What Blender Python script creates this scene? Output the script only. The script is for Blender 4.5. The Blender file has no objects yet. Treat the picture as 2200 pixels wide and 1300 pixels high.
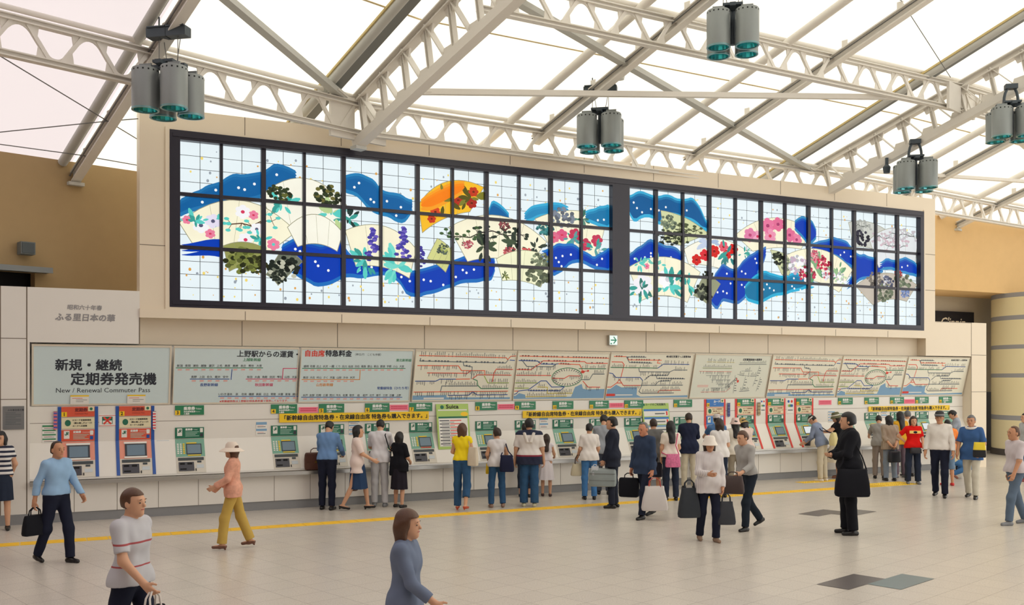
import bpy, math, random
import numpy as np
from mathutils import Vector, Matrix, Euler

SC = bpy.context.scene
COL = SC.collection
RND = random.Random(7)
R = math.radians
F, HCAM, HOR, CX = 2080.0, 2.42, 814.0, 1100.0     # focal length (px of the 2200 frame), camera height, horizon row, centre column

# ---------------------------------------------------------------- camera, sky, exposure
cam = bpy.data.cameras.new('camera')
cam.sensor_width = 36.0
cam.lens = 36.0 * F / 2200.0
cam.shift_y = (HOR - 650.0) / 2200.0
cam.clip_end = 400
camo = bpy.data.objects.new('camera', cam)
camo.location = (0, 0, HCAM)
camo.rotation_euler = (R(90), 0, 0)
COL.objects.link(camo)
SC.camera = camo

world = bpy.data.worlds.new('sky')
SC.world = world
world.use_nodes = True
wn = world.node_tree.nodes
wn['Background'].inputs['Color'].default_value = (1.0, 0.985, 0.962, 1)
wn['Background'].inputs['Strength'].default_value = 2.05

SC.view_settings.view_transform = 'Standard'
SC.view_settings.look = 'None'
SC.view_settings.gamma = 1.0
SC.view_settings.exposure = 0.0
SC.view_settings.use_curve_mapping = False
SC.cycles.max_bounces = 6
SC.cycles.diffuse_bounces = 4
SC.cycles.adaptive_threshold = .03
SC.cycles.use_denoising = True

# ---------------------------------------------------------------- materials
def lin(c):
    return tuple(((v / 255.0) / 12.92 if v <= 10.3 else (((v / 255.0) + .055) / 1.055) ** 2.4) for v in c)

_mats = {}
def mat(name, c, rough=.6, metal=0.0, emit=0.0, noise=0.0, nscale=12.0, spec=.5, bump=0.0):
    if name in _mats:
        return _mats[name]
    m = bpy.data.materials.new(name)
    m.use_nodes = True
    nt = m.node_tree
    b = nt.nodes['Principled BSDF']
    L = lin(c)
    b.inputs['Base Color'].default_value = (*L, 1)
    b.inputs['Roughness'].default_value = rough
    b.inputs['Metallic'].default_value = metal
    b.inputs['Specular IOR Level'].default_value = spec
    if emit:
        b.inputs['Base Color'].default_value = (*[v * .1 for v in L], 1)
        b.inputs['Emission Color'].default_value = (*L, 1)
        b.inputs['Emission Strength'].default_value = emit
    if noise or bump:
        tc = nt.nodes.new('ShaderNodeTexCoord')
        nz = nt.nodes.new('ShaderNodeTexNoise')
        nz.inputs['Scale'].default_value = nscale
        nz.inputs['Detail'].default_value = 4
        nt.links.new(tc.outputs['Object'], nz.inputs['Vector'])
        if noise:
            mx = nt.nodes.new('ShaderNodeMixRGB')
            mx.inputs['Color1'].default_value = (*[v * (1 - noise) for v in L], 1)
            mx.inputs['Color2'].default_value = (*[min(1, v * (1 + noise)) for v in L], 1)
            nt.links.new(nz.outputs['Fac'], mx.inputs['Fac'])
            if not emit:
                nt.links.new(mx.outputs['Color'], b.inputs['Base Color'])
            if emit:
                nt.links.new(mx.outputs['Color'], b.inputs['Emission Color'])
        if bump:
            bp = nt.nodes.new('ShaderNodeBump')
            bp.inputs['Strength'].default_value = bump
            nt.links.new(nz.outputs['Fac'], bp.inputs['Height'])
            nt.links.new(bp.outputs['Normal'], b.inputs['Normal'])
    _mats[name] = m
    return m

def stripes(name, c1, c2, period, axis='Z', duty=.5, rough=.8):
    """woven stripes across object axis AXIS"""
    if name in _mats:
        return _mats[name]
    m = mat(name, c1, rough)
    nt = m.node_tree
    tc = nt.nodes.new('ShaderNodeTexCoord')
    sp = nt.nodes.new('ShaderNodeSeparateXYZ')
    md = nt.nodes.new('ShaderNodeMath'); md.operation = 'FLOORED_MODULO'; md.inputs[1].default_value = period
    gt = nt.nodes.new('ShaderNodeMath'); gt.operation = 'GREATER_THAN'; gt.inputs[1].default_value = period * duty
    mx = nt.nodes.new('ShaderNodeMixRGB')
    mx.inputs['Color1'].default_value = (*lin(c1), 1)
    mx.inputs['Color2'].default_value = (*lin(c2), 1)
    nt.links.new(tc.outputs['Object'], sp.inputs[0])
    nt.links.new(sp.outputs[axis], md.inputs[0])
    nt.links.new(md.outputs[0], gt.inputs[0])
    nt.links.new(gt.outputs[0], mx.inputs['Fac'])
    nt.links.new(mx.outputs['Color'], nt.nodes['Principled BSDF'].inputs['Base Color'])
    return m

def bands(name, c0, stops, axis='Z', rough=.85):
    """stops: list of (position, colour) along object axis; constant colour bands of the cloth or paint"""
    if name in _mats:
        return _mats[name]
    m = mat(name, c0, rough)
    nt = m.node_tree
    tc = nt.nodes.new('ShaderNodeTexCoord')
    sp = nt.nodes.new('ShaderNodeSeparateXYZ')
    nt.links.new(tc.outputs['Object'], sp.inputs[0])
    prev = None
    for p, c in stops:
        gt = nt.nodes.new('ShaderNodeMath'); gt.operation = 'GREATER_THAN'; gt.inputs[1].default_value = p
        nt.links.new(sp.outputs[axis], gt.inputs[0])
        mx = nt.nodes.new('ShaderNodeMixRGB')
        if prev is None:
            mx.inputs['Color1'].default_value = (*lin(c0), 1)
        else:
            nt.links.new(prev.outputs['Color'], mx.inputs['Color1'])
        mx.inputs['Color2'].default_value = (*lin(c), 1)
        nt.links.new(gt.outputs[0], mx.inputs['Fac'])
        prev = mx
    nt.links.new(prev.outputs['Color'], nt.nodes['Principled BSDF'].inputs['Base Color'])
    return m

# ---------------------------------------------------------------- geometry collector
class G:
    def __init__(s):
        s.v, s.f, s.m = [], [], []
    def add(s, vs, fs, mi=0):
        o = len(s.v)
        s.v += [tuple(v) for v in vs]
        s.f += [tuple(i + o for i in f) for f in fs]
        s.m += [mi] * len(fs)
        return s
    def box(s, x0, y0, z0, x1, y1, z1, mi=0):
        v = [(x, y, z) for z in (z0, z1) for y in (y0, y1) for x in (x0, x1)]
        return s.add(v, [(0, 2, 3, 1), (4, 5, 7, 6), (0, 1, 5, 4), (2, 6, 7, 3), (0, 4, 6, 2), (1, 3, 7, 5)], mi)
    def poly(s, pts, mi=0):
        return s.add(pts, [tuple(range(len(pts)))], mi)
    def rect(s, x0, z0, x1, z1, y=0.0, mi=0):
        return s.poly([(x0, y, z0), (x1, y, z0), (x1, y, z1), (x0, y, z1)], mi)
    def flat(s, pts, y=0.0, mi=0):
        return s.poly([(p[0], y, p[1]) for p in pts], mi)
    def disc(s, x, z, rx, rz, y=0.0, mi=0, n=12):
        return s.flat([(x + rx * math.cos(i * 2 * math.pi / n), z + rz * math.sin(i * 2 * math.pi / n)) for i in range(n)], y, mi)
    def line(s, pts, w, y=0.0, mi=0):
        """flat ribbon in the xz plane"""
        for a, b in zip(pts[:-1], pts[1:]):
            dx, dz = b[0] - a[0], b[1] - a[1]
            l = math.hypot(dx, dz) or 1e-6
            nx, nz, ex, ez = -dz / l * w / 2, dx / l * w / 2, dx / l * w * .35, dz / l * w * .35
            s.flat([(a[0] - nx - ex, a[1] - nz - ez), (b[0] - nx + ex, b[1] - nz + ez), (b[0] + nx + ex, b[1] + nz + ez), (a[0] + nx - ex, a[1] + nz - ez)], y, mi)
        return s
    def bar(s, a, b, w, h, up=(0, 0, 1), mi=0):
        a, b = Vector(a), Vector(b)
        d = (b - a).normalized()
        x = d.cross(Vector(up))
        x = x.normalized() if x.length > 1e-5 else Vector((1, 0, 0))
        u = x.cross(d).normalized()
        vs = [p + x * (sx * w / 2) + u * (su * h / 2) for p in (a, b) for sx, su in ((-1, -1), (1, -1), (1, 1), (-1, 1))]
        return s.add(vs, [(3, 2, 1, 0), (4, 5, 6, 7), (0, 1, 5, 4), (1, 2, 6, 5), (2, 3, 7, 6), (3, 0, 4, 7)], mi)
    def ibeam(s, a, b, w, h, t=.02, mi=0):
        a, b = Vector(a), Vector(b)
        d = (b - a).normalized()
        x = d.cross(Vector((0, 0, 1))).normalized()
        u = x.cross(d).normalized()
        for o in (h / 2 - t / 2, -h / 2 + t / 2):
            s.bar(a + u * o, b + u * o, w, t, mi=mi)
        return s.bar(a, b, t, h - 2 * t, mi=mi)
    def tube(s, path, r, n=10, mi=0, closed=False, r2=None):
        P = [Vector(p) for p in path]
        k = len(P)
        rings = []
        prev = None
        for i, p in enumerate(P):
            if closed:
                d = P[(i + 1) % k] - P[i - 1]
            else:
                d = P[min(i + 1, k - 1)] - P[max(i - 1, 0)]
            d = d.normalized()
            ref = prev if prev is not None else (Vector((0, 0, 1)) if abs(d.z) < .9 else Vector((1, 0, 0)))
            x = d.cross(ref)
            x = x.normalized() if x.length > 1e-5 else Vector((1, 0, 0))
            u = x.cross(d).normalized()
            prev = u
            rr = r if r2 is None else r + (r2 - r) * i / max(1, k - 1)
            rings.append([p + (x * math.cos(t) + u * math.sin(t)) * rr for t in (j * 2 * math.pi / n for j in range(n))])
        vs = [v for g in rings for v in g]
        fs = []
        for i in range(k if closed else k - 1):
            i2 = (i + 1) % k
            fs += [(i * n + j, i * n + (j + 1) % n, i2 * n + (j + 1) % n, i2 * n + j) for j in range(n)]
        if not closed:
            fs += [tuple(range(n - 1, -1, -1)), tuple((k - 1) * n + j for j in range(n))]
        return s.add(vs, fs, mi)
    def rings(s, rs, mi=0, cap0=True, cap1=True):
        n = len(rs[0])
        vs = [v for g in rs for v in g]
        fs = []
        for i in range(len(rs) - 1):
            fs += [(i * n + j, i * n + (j + 1) % n, (i + 1) * n + (j + 1) % n, (i + 1) * n + j) for j in range(n)]
        if cap0: fs.append(tuple(range(n - 1, -1, -1)))
        if cap1: fs.append(tuple((len(rs) - 1) * n + j for j in range(n)))
        return s.add(vs, fs, mi)
    def lathe(s, prof, c=(0, 0, 0), n=24, mi=0, sx=1.0, sy=1.0, cap0=False, cap1=False):
        return s.rings([[(c[0] + r * sx * math.cos(t), c[1] + r * sy * math.sin(t), c[2] + z) for t in (j * 2 * math.pi / n for j in range(n))] for r, z in prof], mi, cap0, cap1)
    def obj(s, name, mats, parent=None, loc=None, rot=None, smooth=False):
        me = bpy.data.meshes.new(name)
        me.from_pydata(s.v, [], s.f)
        for m in (mats if isinstance(mats, (list, tuple)) else [mats]):
            me.materials.append(m)
        if any(s.m):
            me.polygons.foreach_set('material_index', s.m)
        if smooth:
            me.polygons.foreach_set('use_smooth', [True] * len(s.f))
            if smooth != 2:
                me.set_sharp_from_angle(angle=R(40))
        me.update()
        return link(name, me, parent, loc, rot)

def link(name, data, parent=None, loc=None, rot=None):
    o = bpy.data.objects.new(name, data)
    COL.objects.link(o)
    if parent is not None: o.parent = parent
    if loc is not None: o.location = loc
    if rot is not None: o.rotation_euler = rot
    return o

def thing(name, label, cat, loc=(0, 0, 0), rot=(0, 0, 0), group=None):
    o = link(name, None, None, loc, rot)
    o.empty_display_size = .1
    return tag(o, label, cat, group)
def tag(o, label, cat, group=None):
    o['label'] = label; o['category'] = cat
    if group: o['group'] = group
    return o
def struct(o):
    o['kind'] = 'structure'
    return o

_txt = {}
def text(s, size, m, parent, x, z, y=-.003, align='LEFT', bold=.0, sx=1.0, name='lettering', shear=0.0):
    """flat lettering in the xz plane of the parent, baseline at z"""
    key = (s, size, m.name, align, bold, sx, shear)
    if key not in _txt:
        c = bpy.data.curves.new('lettering', 'FONT')
        c.body = s; c.size = size; c.align_x = align; c.resolution_u = 2; c.shear = shear
        o = bpy.data.objects.new('lettering', c)
        COL.objects.link(o)
        dg = bpy.context.evaluated_depsgraph_get()
        me = bpy.data.meshes.new_from_object(o.evaluated_get(dg))
        bpy.data.objects.remove(o); bpy.data.curves.remove(c)
        n = len(me.vertices)
        co = np.empty(n * 3); me.vertices.foreach_get('co', co); co = co.reshape(-1, 3)
        out = np.stack([co[:, 0] * sx, np.zeros(n), co[:, 1]], 1)
        fs = [tuple(f.vertices) for f in me.polygons]
        bpy.data.meshes.remove(me)
        V, FF = [], []
        b = bold * size
        for dx, dz, dy in (((-b, -b, 0), (b, -b, .0001), (-b, b, .0002), (b, b, .0003)) if bold else ((0, 0, 0),)):
            o_ = len(V)
            V += [(v[0] + dx, dy, v[2] + dz) for v in out]; FF += [tuple(i + o_ for i in f) for f in fs]
        me = bpy.data.meshes.new(name); me.from_pydata(V, [], FF); me.materials.append(m); me.update()
        _txt[key] = me
    return link(name, _txt[key], parent, (x, y, z))

# ---------------------------------------------------------------- the place's frames
def floor(x, y, z=0.0):
    Z = F * (HCAM - z) / (y - HOR)
    return Vector(((x - CX) / F * Z, Z, z))
def ray(x, y, Z):
    return Vector(((x - CX) / F * Z, Z, HCAM + (HOR - y) / F * Z))

TH = math.atan2(2080, 4167)                    # ticket wall direction
WD = Vector((math.cos(TH), math.sin(TH), 0))
WN = Vector((math.sin(TH), -math.cos(TH), 0))  # toward the hall
Q0 = Vector((0, 20.13, 0))
def depth(x, t=0.0):
    u = (x - CX) / F
    return (-(Q0.dot(WN)) - t) / (-WN.y - WN.x * u)
def S(x, t=0.0):
    Z = depth(x, t)
    return (Vector(((x - CX) / F * Z, Z, 0)) - Q0 - WN * t).dot(WD)
def ZW(x, y, t=0.0):
    return HCAM + (HOR - y) / F * depth(x, t)
def W(s, t, z):
    return Q0 + WD * s + WN * t + Vector((0, 0, z))
WR = (0, 0, TH)
AD = Vector((.7317, .6815, 0)); BD = Vector((.682, -.731, 0))   # hall grid: along the eaves girder / toward the hall
# ================================================================ THE SHELL
M_PANEL = mat('cream_enamel_panel', (236, 222, 200), .45, noise=.02, nscale=3)
M_WHITE = mat('white_enamel_panel', (235, 231, 224), .4, noise=.02, nscale=3)
M_JOINT = mat('panel_joint', (120, 108, 95), .8)
M_OCHRE = mat('ochre_plaster', (226, 188, 132), .85, noise=.05, nscale=4, bump=.05)
M_GREY = mat('grey_kickplate', (140, 141, 143), .5, noise=.04)
M_DARK = mat('dark_bronze', (38, 35, 50), .35, noise=.05)
M_STEEL = mat('brushed_steel', (190, 190, 188), .3, .8, noise=.03)
M_OPENING = mat('dark_opening', (14, 14, 18), .9)  # near-black colour that stands in for the dark inside of openings

def floor_mat():
    m = mat('terrazzo_floor', (214, 206, 196), .28, spec=.5)
    nt = m.node_tree; b = nt.nodes['Principled BSDF']; Lk = nt.links.new
    tc = nt.nodes.new('ShaderNodeTexCoord'); mp = nt.nodes.new('ShaderNodeMapping')
    p = floor(1754, 1255.8)
    mp.vector_type = 'TEXTURE'
    mp.inputs['Location'].default_value = (p.x, p.y, 0)
    mp.inputs['Rotation'].default_value = (0, 0, math.atan2(AD.y, AD.x))
    Lk(tc.outputs['Object'], mp.inputs['Vector'])
    br = nt.nodes.new('ShaderNodeTexBrick'); br.offset = 0.0
    br.inputs['Scale'].default_value = 1; br.inputs['Brick Width'].default_value = .445; br.inputs['Row Height'].default_value = .405
    br.inputs['Mortar Size'].default_value = .0035; br.inputs['Mortar Smooth'].default_value = .2
    br.inputs['Color1'].default_value = (*lin((215, 207, 197)), 1); br.inputs['Color2'].default_value = (*lin((209, 201, 192)), 1)
    br.inputs['Mortar'].default_value = (*lin((158, 148, 140)), 1)
    Lk(mp.outputs['Vector'], br.inputs['Vector'])
    nz = nt.nodes.new('ShaderNodeTexNoise'); nz.inputs['Scale'].default_value = 55; nz.inputs['Detail'].default_value = 6
    Lk(tc.outputs['Object'], nz.inputs['Vector'])
    cr = nt.nodes.new('ShaderNodeValToRGB')
    cr.color_ramp.elements[0].position = .36; cr.color_ramp.elements[0].color = (.66, .65, .64, 1)
    cr.color_ramp.elements[1].position = .58; cr.color_ramp.elements[1].color = (1, 1, 1, 1)
    Lk(nz.outputs['Fac'], cr.inputs['Fac'])
    mx = nt.nodes.new('ShaderNodeMixRGB'); mx.blend_type = 'MULTIPLY'; mx.inputs['Fac'].default_value = .55
    Lk(br.outputs['Color'], mx.inputs['Color1']); Lk(cr.outputs['Color'], mx.inputs['Color2'])
    Lk(mx.outputs['Color'], b.inputs['Base Color'])
    return m
struct(G().poly([(-45, -25, 0), (60, -25, 0), (60, 60, 0), (-45, 60, 0)]).obj('floor', floor_mat()))

# dark inlaid tiles of the floor
def inlay(p, mats):
    k = 0
    for da, db, mm in ((0, 0, mats[0]), (.445, -.405, mats[1])):
        q = [p + AD * (da + a) + BD * (-db + b) + Vector((0, 0, .003)) for a, b in ((.0, .0), (.89, 0), (.89, .405), (0, .405))]
        struct(G().poly(q[::-1]).obj('trim_%d' % (1 + k + (2 if p.y > 15 else 0)), mm)); k += 1
M_SLATE = mat('slate_tile', (98, 92, 92), .3, noise=.06); M_TEAL = mat('blue_grey_tile', (112, 128, 132), .3, noise=.06)
inlay(floor(1754, 1255.8), (M_SLATE, M_TEAL))
inlay(floor(1714, 1104.5), (M_SLATE, M_SLATE))

# ticket wall: white piers, cream box round the mural, recess with fascia
ZB, ZT = 3.49, 7.2
sl, s300, s1989, s2009, s2087, s2119 = S(64), S(300), S(1989), S(2009), S(2087), S(2119)
sL = S(-60)
g = G()
g.box(sL, 0, 0, sl, .6, 3.95, 1)
g.box(sl, 0, 3.03, s300, .6, 3.95, 1)
g.box(s1989, 0, 3.03, s2087, .6, ZB, 0); g.box(s2009, 0, ZB, s2087, .6, 3.95, 0)
g.box(s2087, 0, 0, s2119, .9, 3.95, 0)
g.box(s300, .28, 3.03, s1989, .6, 3.6, 0)
mz0, mz1, ms0, ms1 = 3.69, 6.83, S(364), S(1983.5)
g.box(s300, 0, ZB, ms0, .5, ZT, 0); g.box(ms1, 0, ZB, s2009, .5, ZT, 0)
g.box(ms0, 0, ZB, ms1, .5, mz0, 0); g.box(ms0, 0, mz1, ms1, .5, ZT, 0)
g.box(ms0, .3, mz0, ms1, .5, mz1, 0)
g.box(s300, -.04, ZB, s1989, 0, ZB + .16, 0)
g.box(ms0 - .07, -.025, mz0 - .07, ms1 + .05, 0, mz0, 0); g.box(ms0 - .07, -.025, mz0, ms0, 0, mz1 + .04, 0)
g.box(ms1, -.025, mz0, ms1 + .05, 0, mz1 + .04, 0)
JW = .012
for px in (526, 733, 922, 1096, 1255, 1404, 1543, 1677, 1793, 1905):
    g.rect(S(px) - JW / 2, mz1 + .04, S(px) + JW / 2, ZT, -.002, 2)
    g.rect(S(px) - JW / 2, ZB + .0, S(px) + JW / 2, ZB + .16, -.042, 2)
for px in (520, 725, 912, 1102, 1242, 1388, 1524, 1650, 1772, 1884):
    g.rect(S(px, -.28) - JW / 2, 3.03, S(px, -.28) + JW / 2, ZB, .278, 2)
for a, b, z in ((s300, ms0 - .07, ZW(300, 525)), (ms1 + .05, s2009, ZW(2000, 547)), (ms1 + .05, s2009, ZW(2000, 624))):
    g.rect(a, z - JW / 2, b, z + JW / 2, -.002, 2)
for a, b, z in ((sL, S(58), ZW(30, 727)), (sL, S(58), ZW(30, 858)), (s2087, s2119, ZW(2100, 763)), (s2087, s2119, ZW(2100, 842)), (s2009, s2087, 3.94)):
    g.rect(a, z - JW / 2, b, z + JW / 2, -.002, 2)
for px, z0 in ((58, 0), (1, 0), (300, 3.03), (2087, 0)):
    g.rect(S(px) - JW, z0, S(px) + JW / 2, 3.95 if px != 300 else ZB, -.002, 2)
struct(g.obj('wall_front', (M_PANEL, M_WHITE, M_JOINT), loc=Q0, rot=WR))

# counter below the machines and the sloping enamel fascia
tf, zs, zl, so = .28, 1.33, .745, .0
g = G()
g.box(sl, 0, .16, s2087, .7, .665, 0)
for i in range(1, 34):
    s = sl + (s2087 - sl) * i / 34
    g.rect(s - .004, .16, s + .004, .665, -.002, 1)
struct(g.obj('wall_counter', (M_WHITE, M_JOINT), loc=Q0, rot=WR))
struct(G().box(sl, .02, 0, s2087, .6, .16).obj('baseboard_counter', M_GREY, loc=Q0, rot=WR))
struct(G().box(sL, -.012, 0, sl, -.0005, .17).obj('baseboard_left', M_GREY, loc=Q0, rot=WR))
g = G()
prof = [(0, .71), (0, zl), (tf, zs), (tf, 1.95), (.32, 1.95), (.32, 3.03), (.55, 3.03), (.55, .71)]
for a, b in zip(prof, prof[1:] + prof[:1]):
    g.poly([(sl, a[0], a[1]), (s2087, a[0], a[1]), (s2087, b[0], b[1]), (sl, b[0], b[1])])
g.rect(sl, 1.66, s2087, 1.668, tf - .001, 1)
struct(g.obj('wall_fascia', (M_WHITE, M_JOINT), loc=Q0, rot=WR))
t = thing('counter_ledge', 'long brushed steel ledge running below all the ticket machines', 'ledge', W(sl, 0, .665), WR)
G().box(0, -.13, 0, s2087 - sl, .0, .035).box(0, -.13, -.03, s2087 - sl, -.115, 0).obj('ledge_top', M_STEEL, t)
G().box(0, -.11, -.02, s2087 - sl, .0, 0).obj('ledge_bracket', M_GREY, t)

# ochre walls behind
P = Vector((-8.14, 18.0, 0))
rotA = (0, 0, math.atan2(AD.y, AD.x))
g = G()
kd = (floor(75, 900) - P)
def onA(px):           # distance along the left ochre wall of image column px
    u = (px - CX) / F
    return (u * P.y - P.x) / (AD.x - u * AD.y)
def zA(px, py):
    return HCAM + (HOR - py) / F * (P + AD * onA(px)).y
a75, zd0, zd1 = onA(75), 2.6, zA(40, 583)
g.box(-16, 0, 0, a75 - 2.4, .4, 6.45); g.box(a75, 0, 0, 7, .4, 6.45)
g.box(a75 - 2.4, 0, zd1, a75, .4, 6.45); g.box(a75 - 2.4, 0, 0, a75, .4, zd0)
struct(g.obj('wall_left', mat('olive_ochre_shaded', (178, 152, 110), .85, noise=.05, nscale=4, bump=.05), loc=P, rot=rotA))  # more olive plaster, its colour also darkened to paint in shade
struct(G().box(a75 - 2.4, .25, zd0, a75, .39, zd1).obj('window_1', M_OPENING, loc=P, rot=rotA))
t = thing('window_canopy', 'thin grey canopy over the dark opening in the ochre wall', 'canopy', P + AD * a75 + Vector((0, 0, zd1 - .03)), rotA)
G().box(-2.6, -.35, .02, .2, 0, .1).obj('canopy_slab', mat('grey_metal', (128, 132, 132), .5, .3), t)
G().box(-2.6, -.36, 0, .2, -.33, .02).obj('drip_edge', mat('grey_metal', (128, 132, 132)), t)
t = thing('wall_speaker', 'small grey box loudspeaker mounted high on the left ochre wall', 'loudspeaker', P + AD * onA(51) + Vector((0, 0, zA(51, 549))), rotA)
G().box(-.12, -.26, 0, .12, -.03, .22).obj('cabinet', mat('speaker_grey', (112, 118, 118), .6), t)
G().box(-.1, -.275, .02, .1, -.261, .2).obj('grille', mat('speaker_grille', (84, 92, 94), .8), t)
G().box(-.04, -.03, .07, .04, 0, .15).obj('bracket', M_GREY, t)

# unseen walls left of and behind the camera, added to darken the left end
M_HALL = mat('unseen_wall_brown', (132, 120, 108), .8, noise=.05)
sw = P - AD * 16
struct(G().box(0, -.4, 0, 27, 0, 14).obj('wall_side_unseen', M_HALL, loc=sw, rot=(0, 0, math.atan2(BD.y, BD.x))))
struct(G().box(0, -.4, 0, 20, 0, 12).obj('wall_rear_unseen', M_HALL, loc=sw + BD * 27, rot=rotA))
TR = -2.4
sR0, sR1 = S(1900, TR), S(2500, TR)
g = G()
g.box(sR0, -TR, 5.12, sR1, -TR + 1.6, 7.36)
struct(g.obj('wall_right', M_OCHRE, loc=Q0, rot=WR))
M_STONE = mat('beige_stone', (196, 186, 166), .7, noise=.04); M_BROWN = mat('dark_brown_stone', (78, 72, 68), .5, noise=.06)
g = G()
g.box(S(1900, -4), 4, 0, S(2600, -4), 4.3, 1.98, 1); g.box(S(1900, -4), 4, 1.98, S(2600, -4), 4.3, 5.2, 0)
struct(g.obj('wall_back', (M_STONE, M_BROWN), loc=Q0, rot=WR))
cc = ray(2153, HOR, 30.5); cc.z = 0; cc += Vector((1.75, .5, 0))
mcol = bands('striped_column_paint', (226, 214, 172), [(1.12, (150, 150, 152)), (1.27, (226, 214, 172)), (2.46, (150, 150, 152)), (2.59, (226, 214, 172)), (3.36, (150, 150, 152)), (3.49, (226, 214, 172)), (4.27, (150, 150, 152)), (4.41, (226, 214, 172)), (4.98, (150, 150, 152))])
c = thing('striped_column', 'fat round cream column with thin grey bands at the right edge', 'column', cc)
G().lathe([(1.66, .2), (1.66, 5.12)], n=64).obj('shaft', mcol, c, smooth=True)
G().lathe([(1.69, 0), (1.69, .2), (1.66, .2)], n=64).obj('plinth', M_BROWN, c, smooth=True)
t = thing('shop_sign', 'black shop sign with flowing cream script behind the right end of ticket wall', 'sign', W(S(2005, -3.98), -3.98, 3.5), WR)
zz0, zz1 = ZW(2050, 700, -3.98) - 3.5, ZW(2050, 670, -3.98) - 3.5
G().box(0, -.1, zz0, S(2087, -3.98) - S(2005, -3.98), 0, zz1).obj('sign_board', mat('sign_black', (22, 22, 34), .4), t)
text("C'innin", .42, mat('script_cream', (226, 214, 190), .5), t, .18, zz1 - .5, -.105, bold=.012, shear=.3)

# ================================================================ THE LIT MURAL
random.seed(3)
mt = -.10
MS0, MZ0 = ms0, mz0
def mp(px, py):
    return (S(px, mt) - MS0, ZW(px, py, mt) - MZ0)
mur = thing('lit_mural', 'long backlit stained glass mural of blue ridges and flower fans in a black frame', 'mural', W(MS0, 0, MZ0), WR)
wM, hM = ms1 - ms0, mz1 - mz0
gx = [385, 474.5, 565, 652.5, 736.5, 817, 895.5, 970.5, 1043.5, 1113.5, 1181.5, 1247, 1309.5, 1346, 1407, 1465, 1522, 1578, 1633, 1684.5, 1735, 1784.7, 1833, 1879.4, 1925.4, 1969.5]
X = [mp(x, 500)[0] for x in gx]
zlo, zhi = mp(385, 645)[1], mp(385, 303)[1]
hz = [zlo + (zhi - zlo) / 3, zlo + (zhi - zlo) * 2 / 3]
g = G()
g.box(0, -.03, 0, wM, .28, zlo - .0); g.box(0, -.03, zhi, wM, .28, hM)
g.box(0, -.03, zlo, X[0], .28, zhi); g.box(X[-1], -.03, zlo, wM, .28, zhi)
g.box(.05, -.045, .05, wM - .05, -.03, .12); g.box(.05, -.045, hM - .12, wM - .05, -.03, hM - .05)
g.obj('outer_frame', M_DARK, mur)
G().box(X[12], -.03, zlo, X[13], .28, zhi).obj('centre_post', M_DARK, mur)
for i in list(range(1, 12)) + list(range(14, 25)):
    wd = .055 if i % 2 else .085
    G().box(X[i] - wd / 2, .035, zlo, X[i] + wd / 2, .16, zhi).obj('mullion', M_DARK, mur)
for a, b in ((0, 12), (13, 25)):
    for z in hz:
        G().box(X[a], .045, z - .032, X[b], .16, z + .032).obj('transom', M_DARK, mur)
M_GLASS = mat('opal_glass_lit', (231, 243, 247), .25, emit=.97, noise=.06, nscale=1.3, spec=.1)
FLK = [mat('fleck_%d' % i, c, .3, emit=.95) for i, c in enumerate(((240, 214, 110), (222, 160, 70), (150, 160, 170)))]
M_LEAD = mat('lead_came', (70, 78, 84), .6)
for i in list(range(0, 12)) + list(range(13, 25)):
    p = G().box(X[i], .12, zlo, X[i + 1], .14, zhi)
    for _ in range(19):                                # gold and grey flecks fused in the glass
        x = random.uniform(X[i] + .05, X[i + 1] - .05); r = random.uniform(.008, .027)
        z = zhi - random.uniform(.1, .8) if random.random() < .4 else zlo + random.uniform(.08, .85)
        p.disc(x, z, r, r * 1.2, .1196, random.choice((1, 1, 2, 3)), 7)
    p = p.obj('glass_panel', (M_GLASS, FLK[0], FLK[1], FLK[2]), mur)
    q = G()
    xm = (X[i] + X[i + 1]) / 2
    q.rect(xm - .005, zlo, xm + .005, zhi, .1197)
    for k in range(1, 12):
        if k % 4:
            z = zlo + (zhi - zlo) * k / 12
            q.rect(X[i], z - .0045, X[i + 1], z + .0045, .1197)
    q.obj('leading', M_LEAD, p)

EM = {}
def em(c):
    if c not in EM:
        EM[c] = mat('stained_glass_%02x%02x%02x' % c, c, .3, emit=.95, noise=.10, nscale=2.2, spec=.1)
    return EM[c]
NAVY, BLUE, SKYB, CYAN = (14, 62, 178), (22, 98, 160), (84, 158, 212), (60, 172, 214)
CREAM, IVORY = (252, 243, 214), (252, 248, 230)
lay = [0]
def nexty():
    lay[0] += 1
    return .1195 - lay[0] * .00012
def smooth_pts(P, n=2):
    for _ in range(n):
        Q = []
        for a, b in zip(P, P[1:] + P[:1]):
            Q += [(a[0] * .75 + b[0] * .25, a[1] * .75 + b[1] * .25), (a[0] * .25 + b[0] * .75, a[1] * .25 + b[1] * .75)]
        P = Q
    return P
def tri_flat(g, pts, y, mi):
    from mathutils.geometry import tessellate_polygon
    t = tessellate_polygon([[Vector((p[0], p[1], 0)) for p in pts]])
    g.add([(p[0], y, p[1]) for p in pts], [tuple(f) for f in t], mi)
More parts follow.
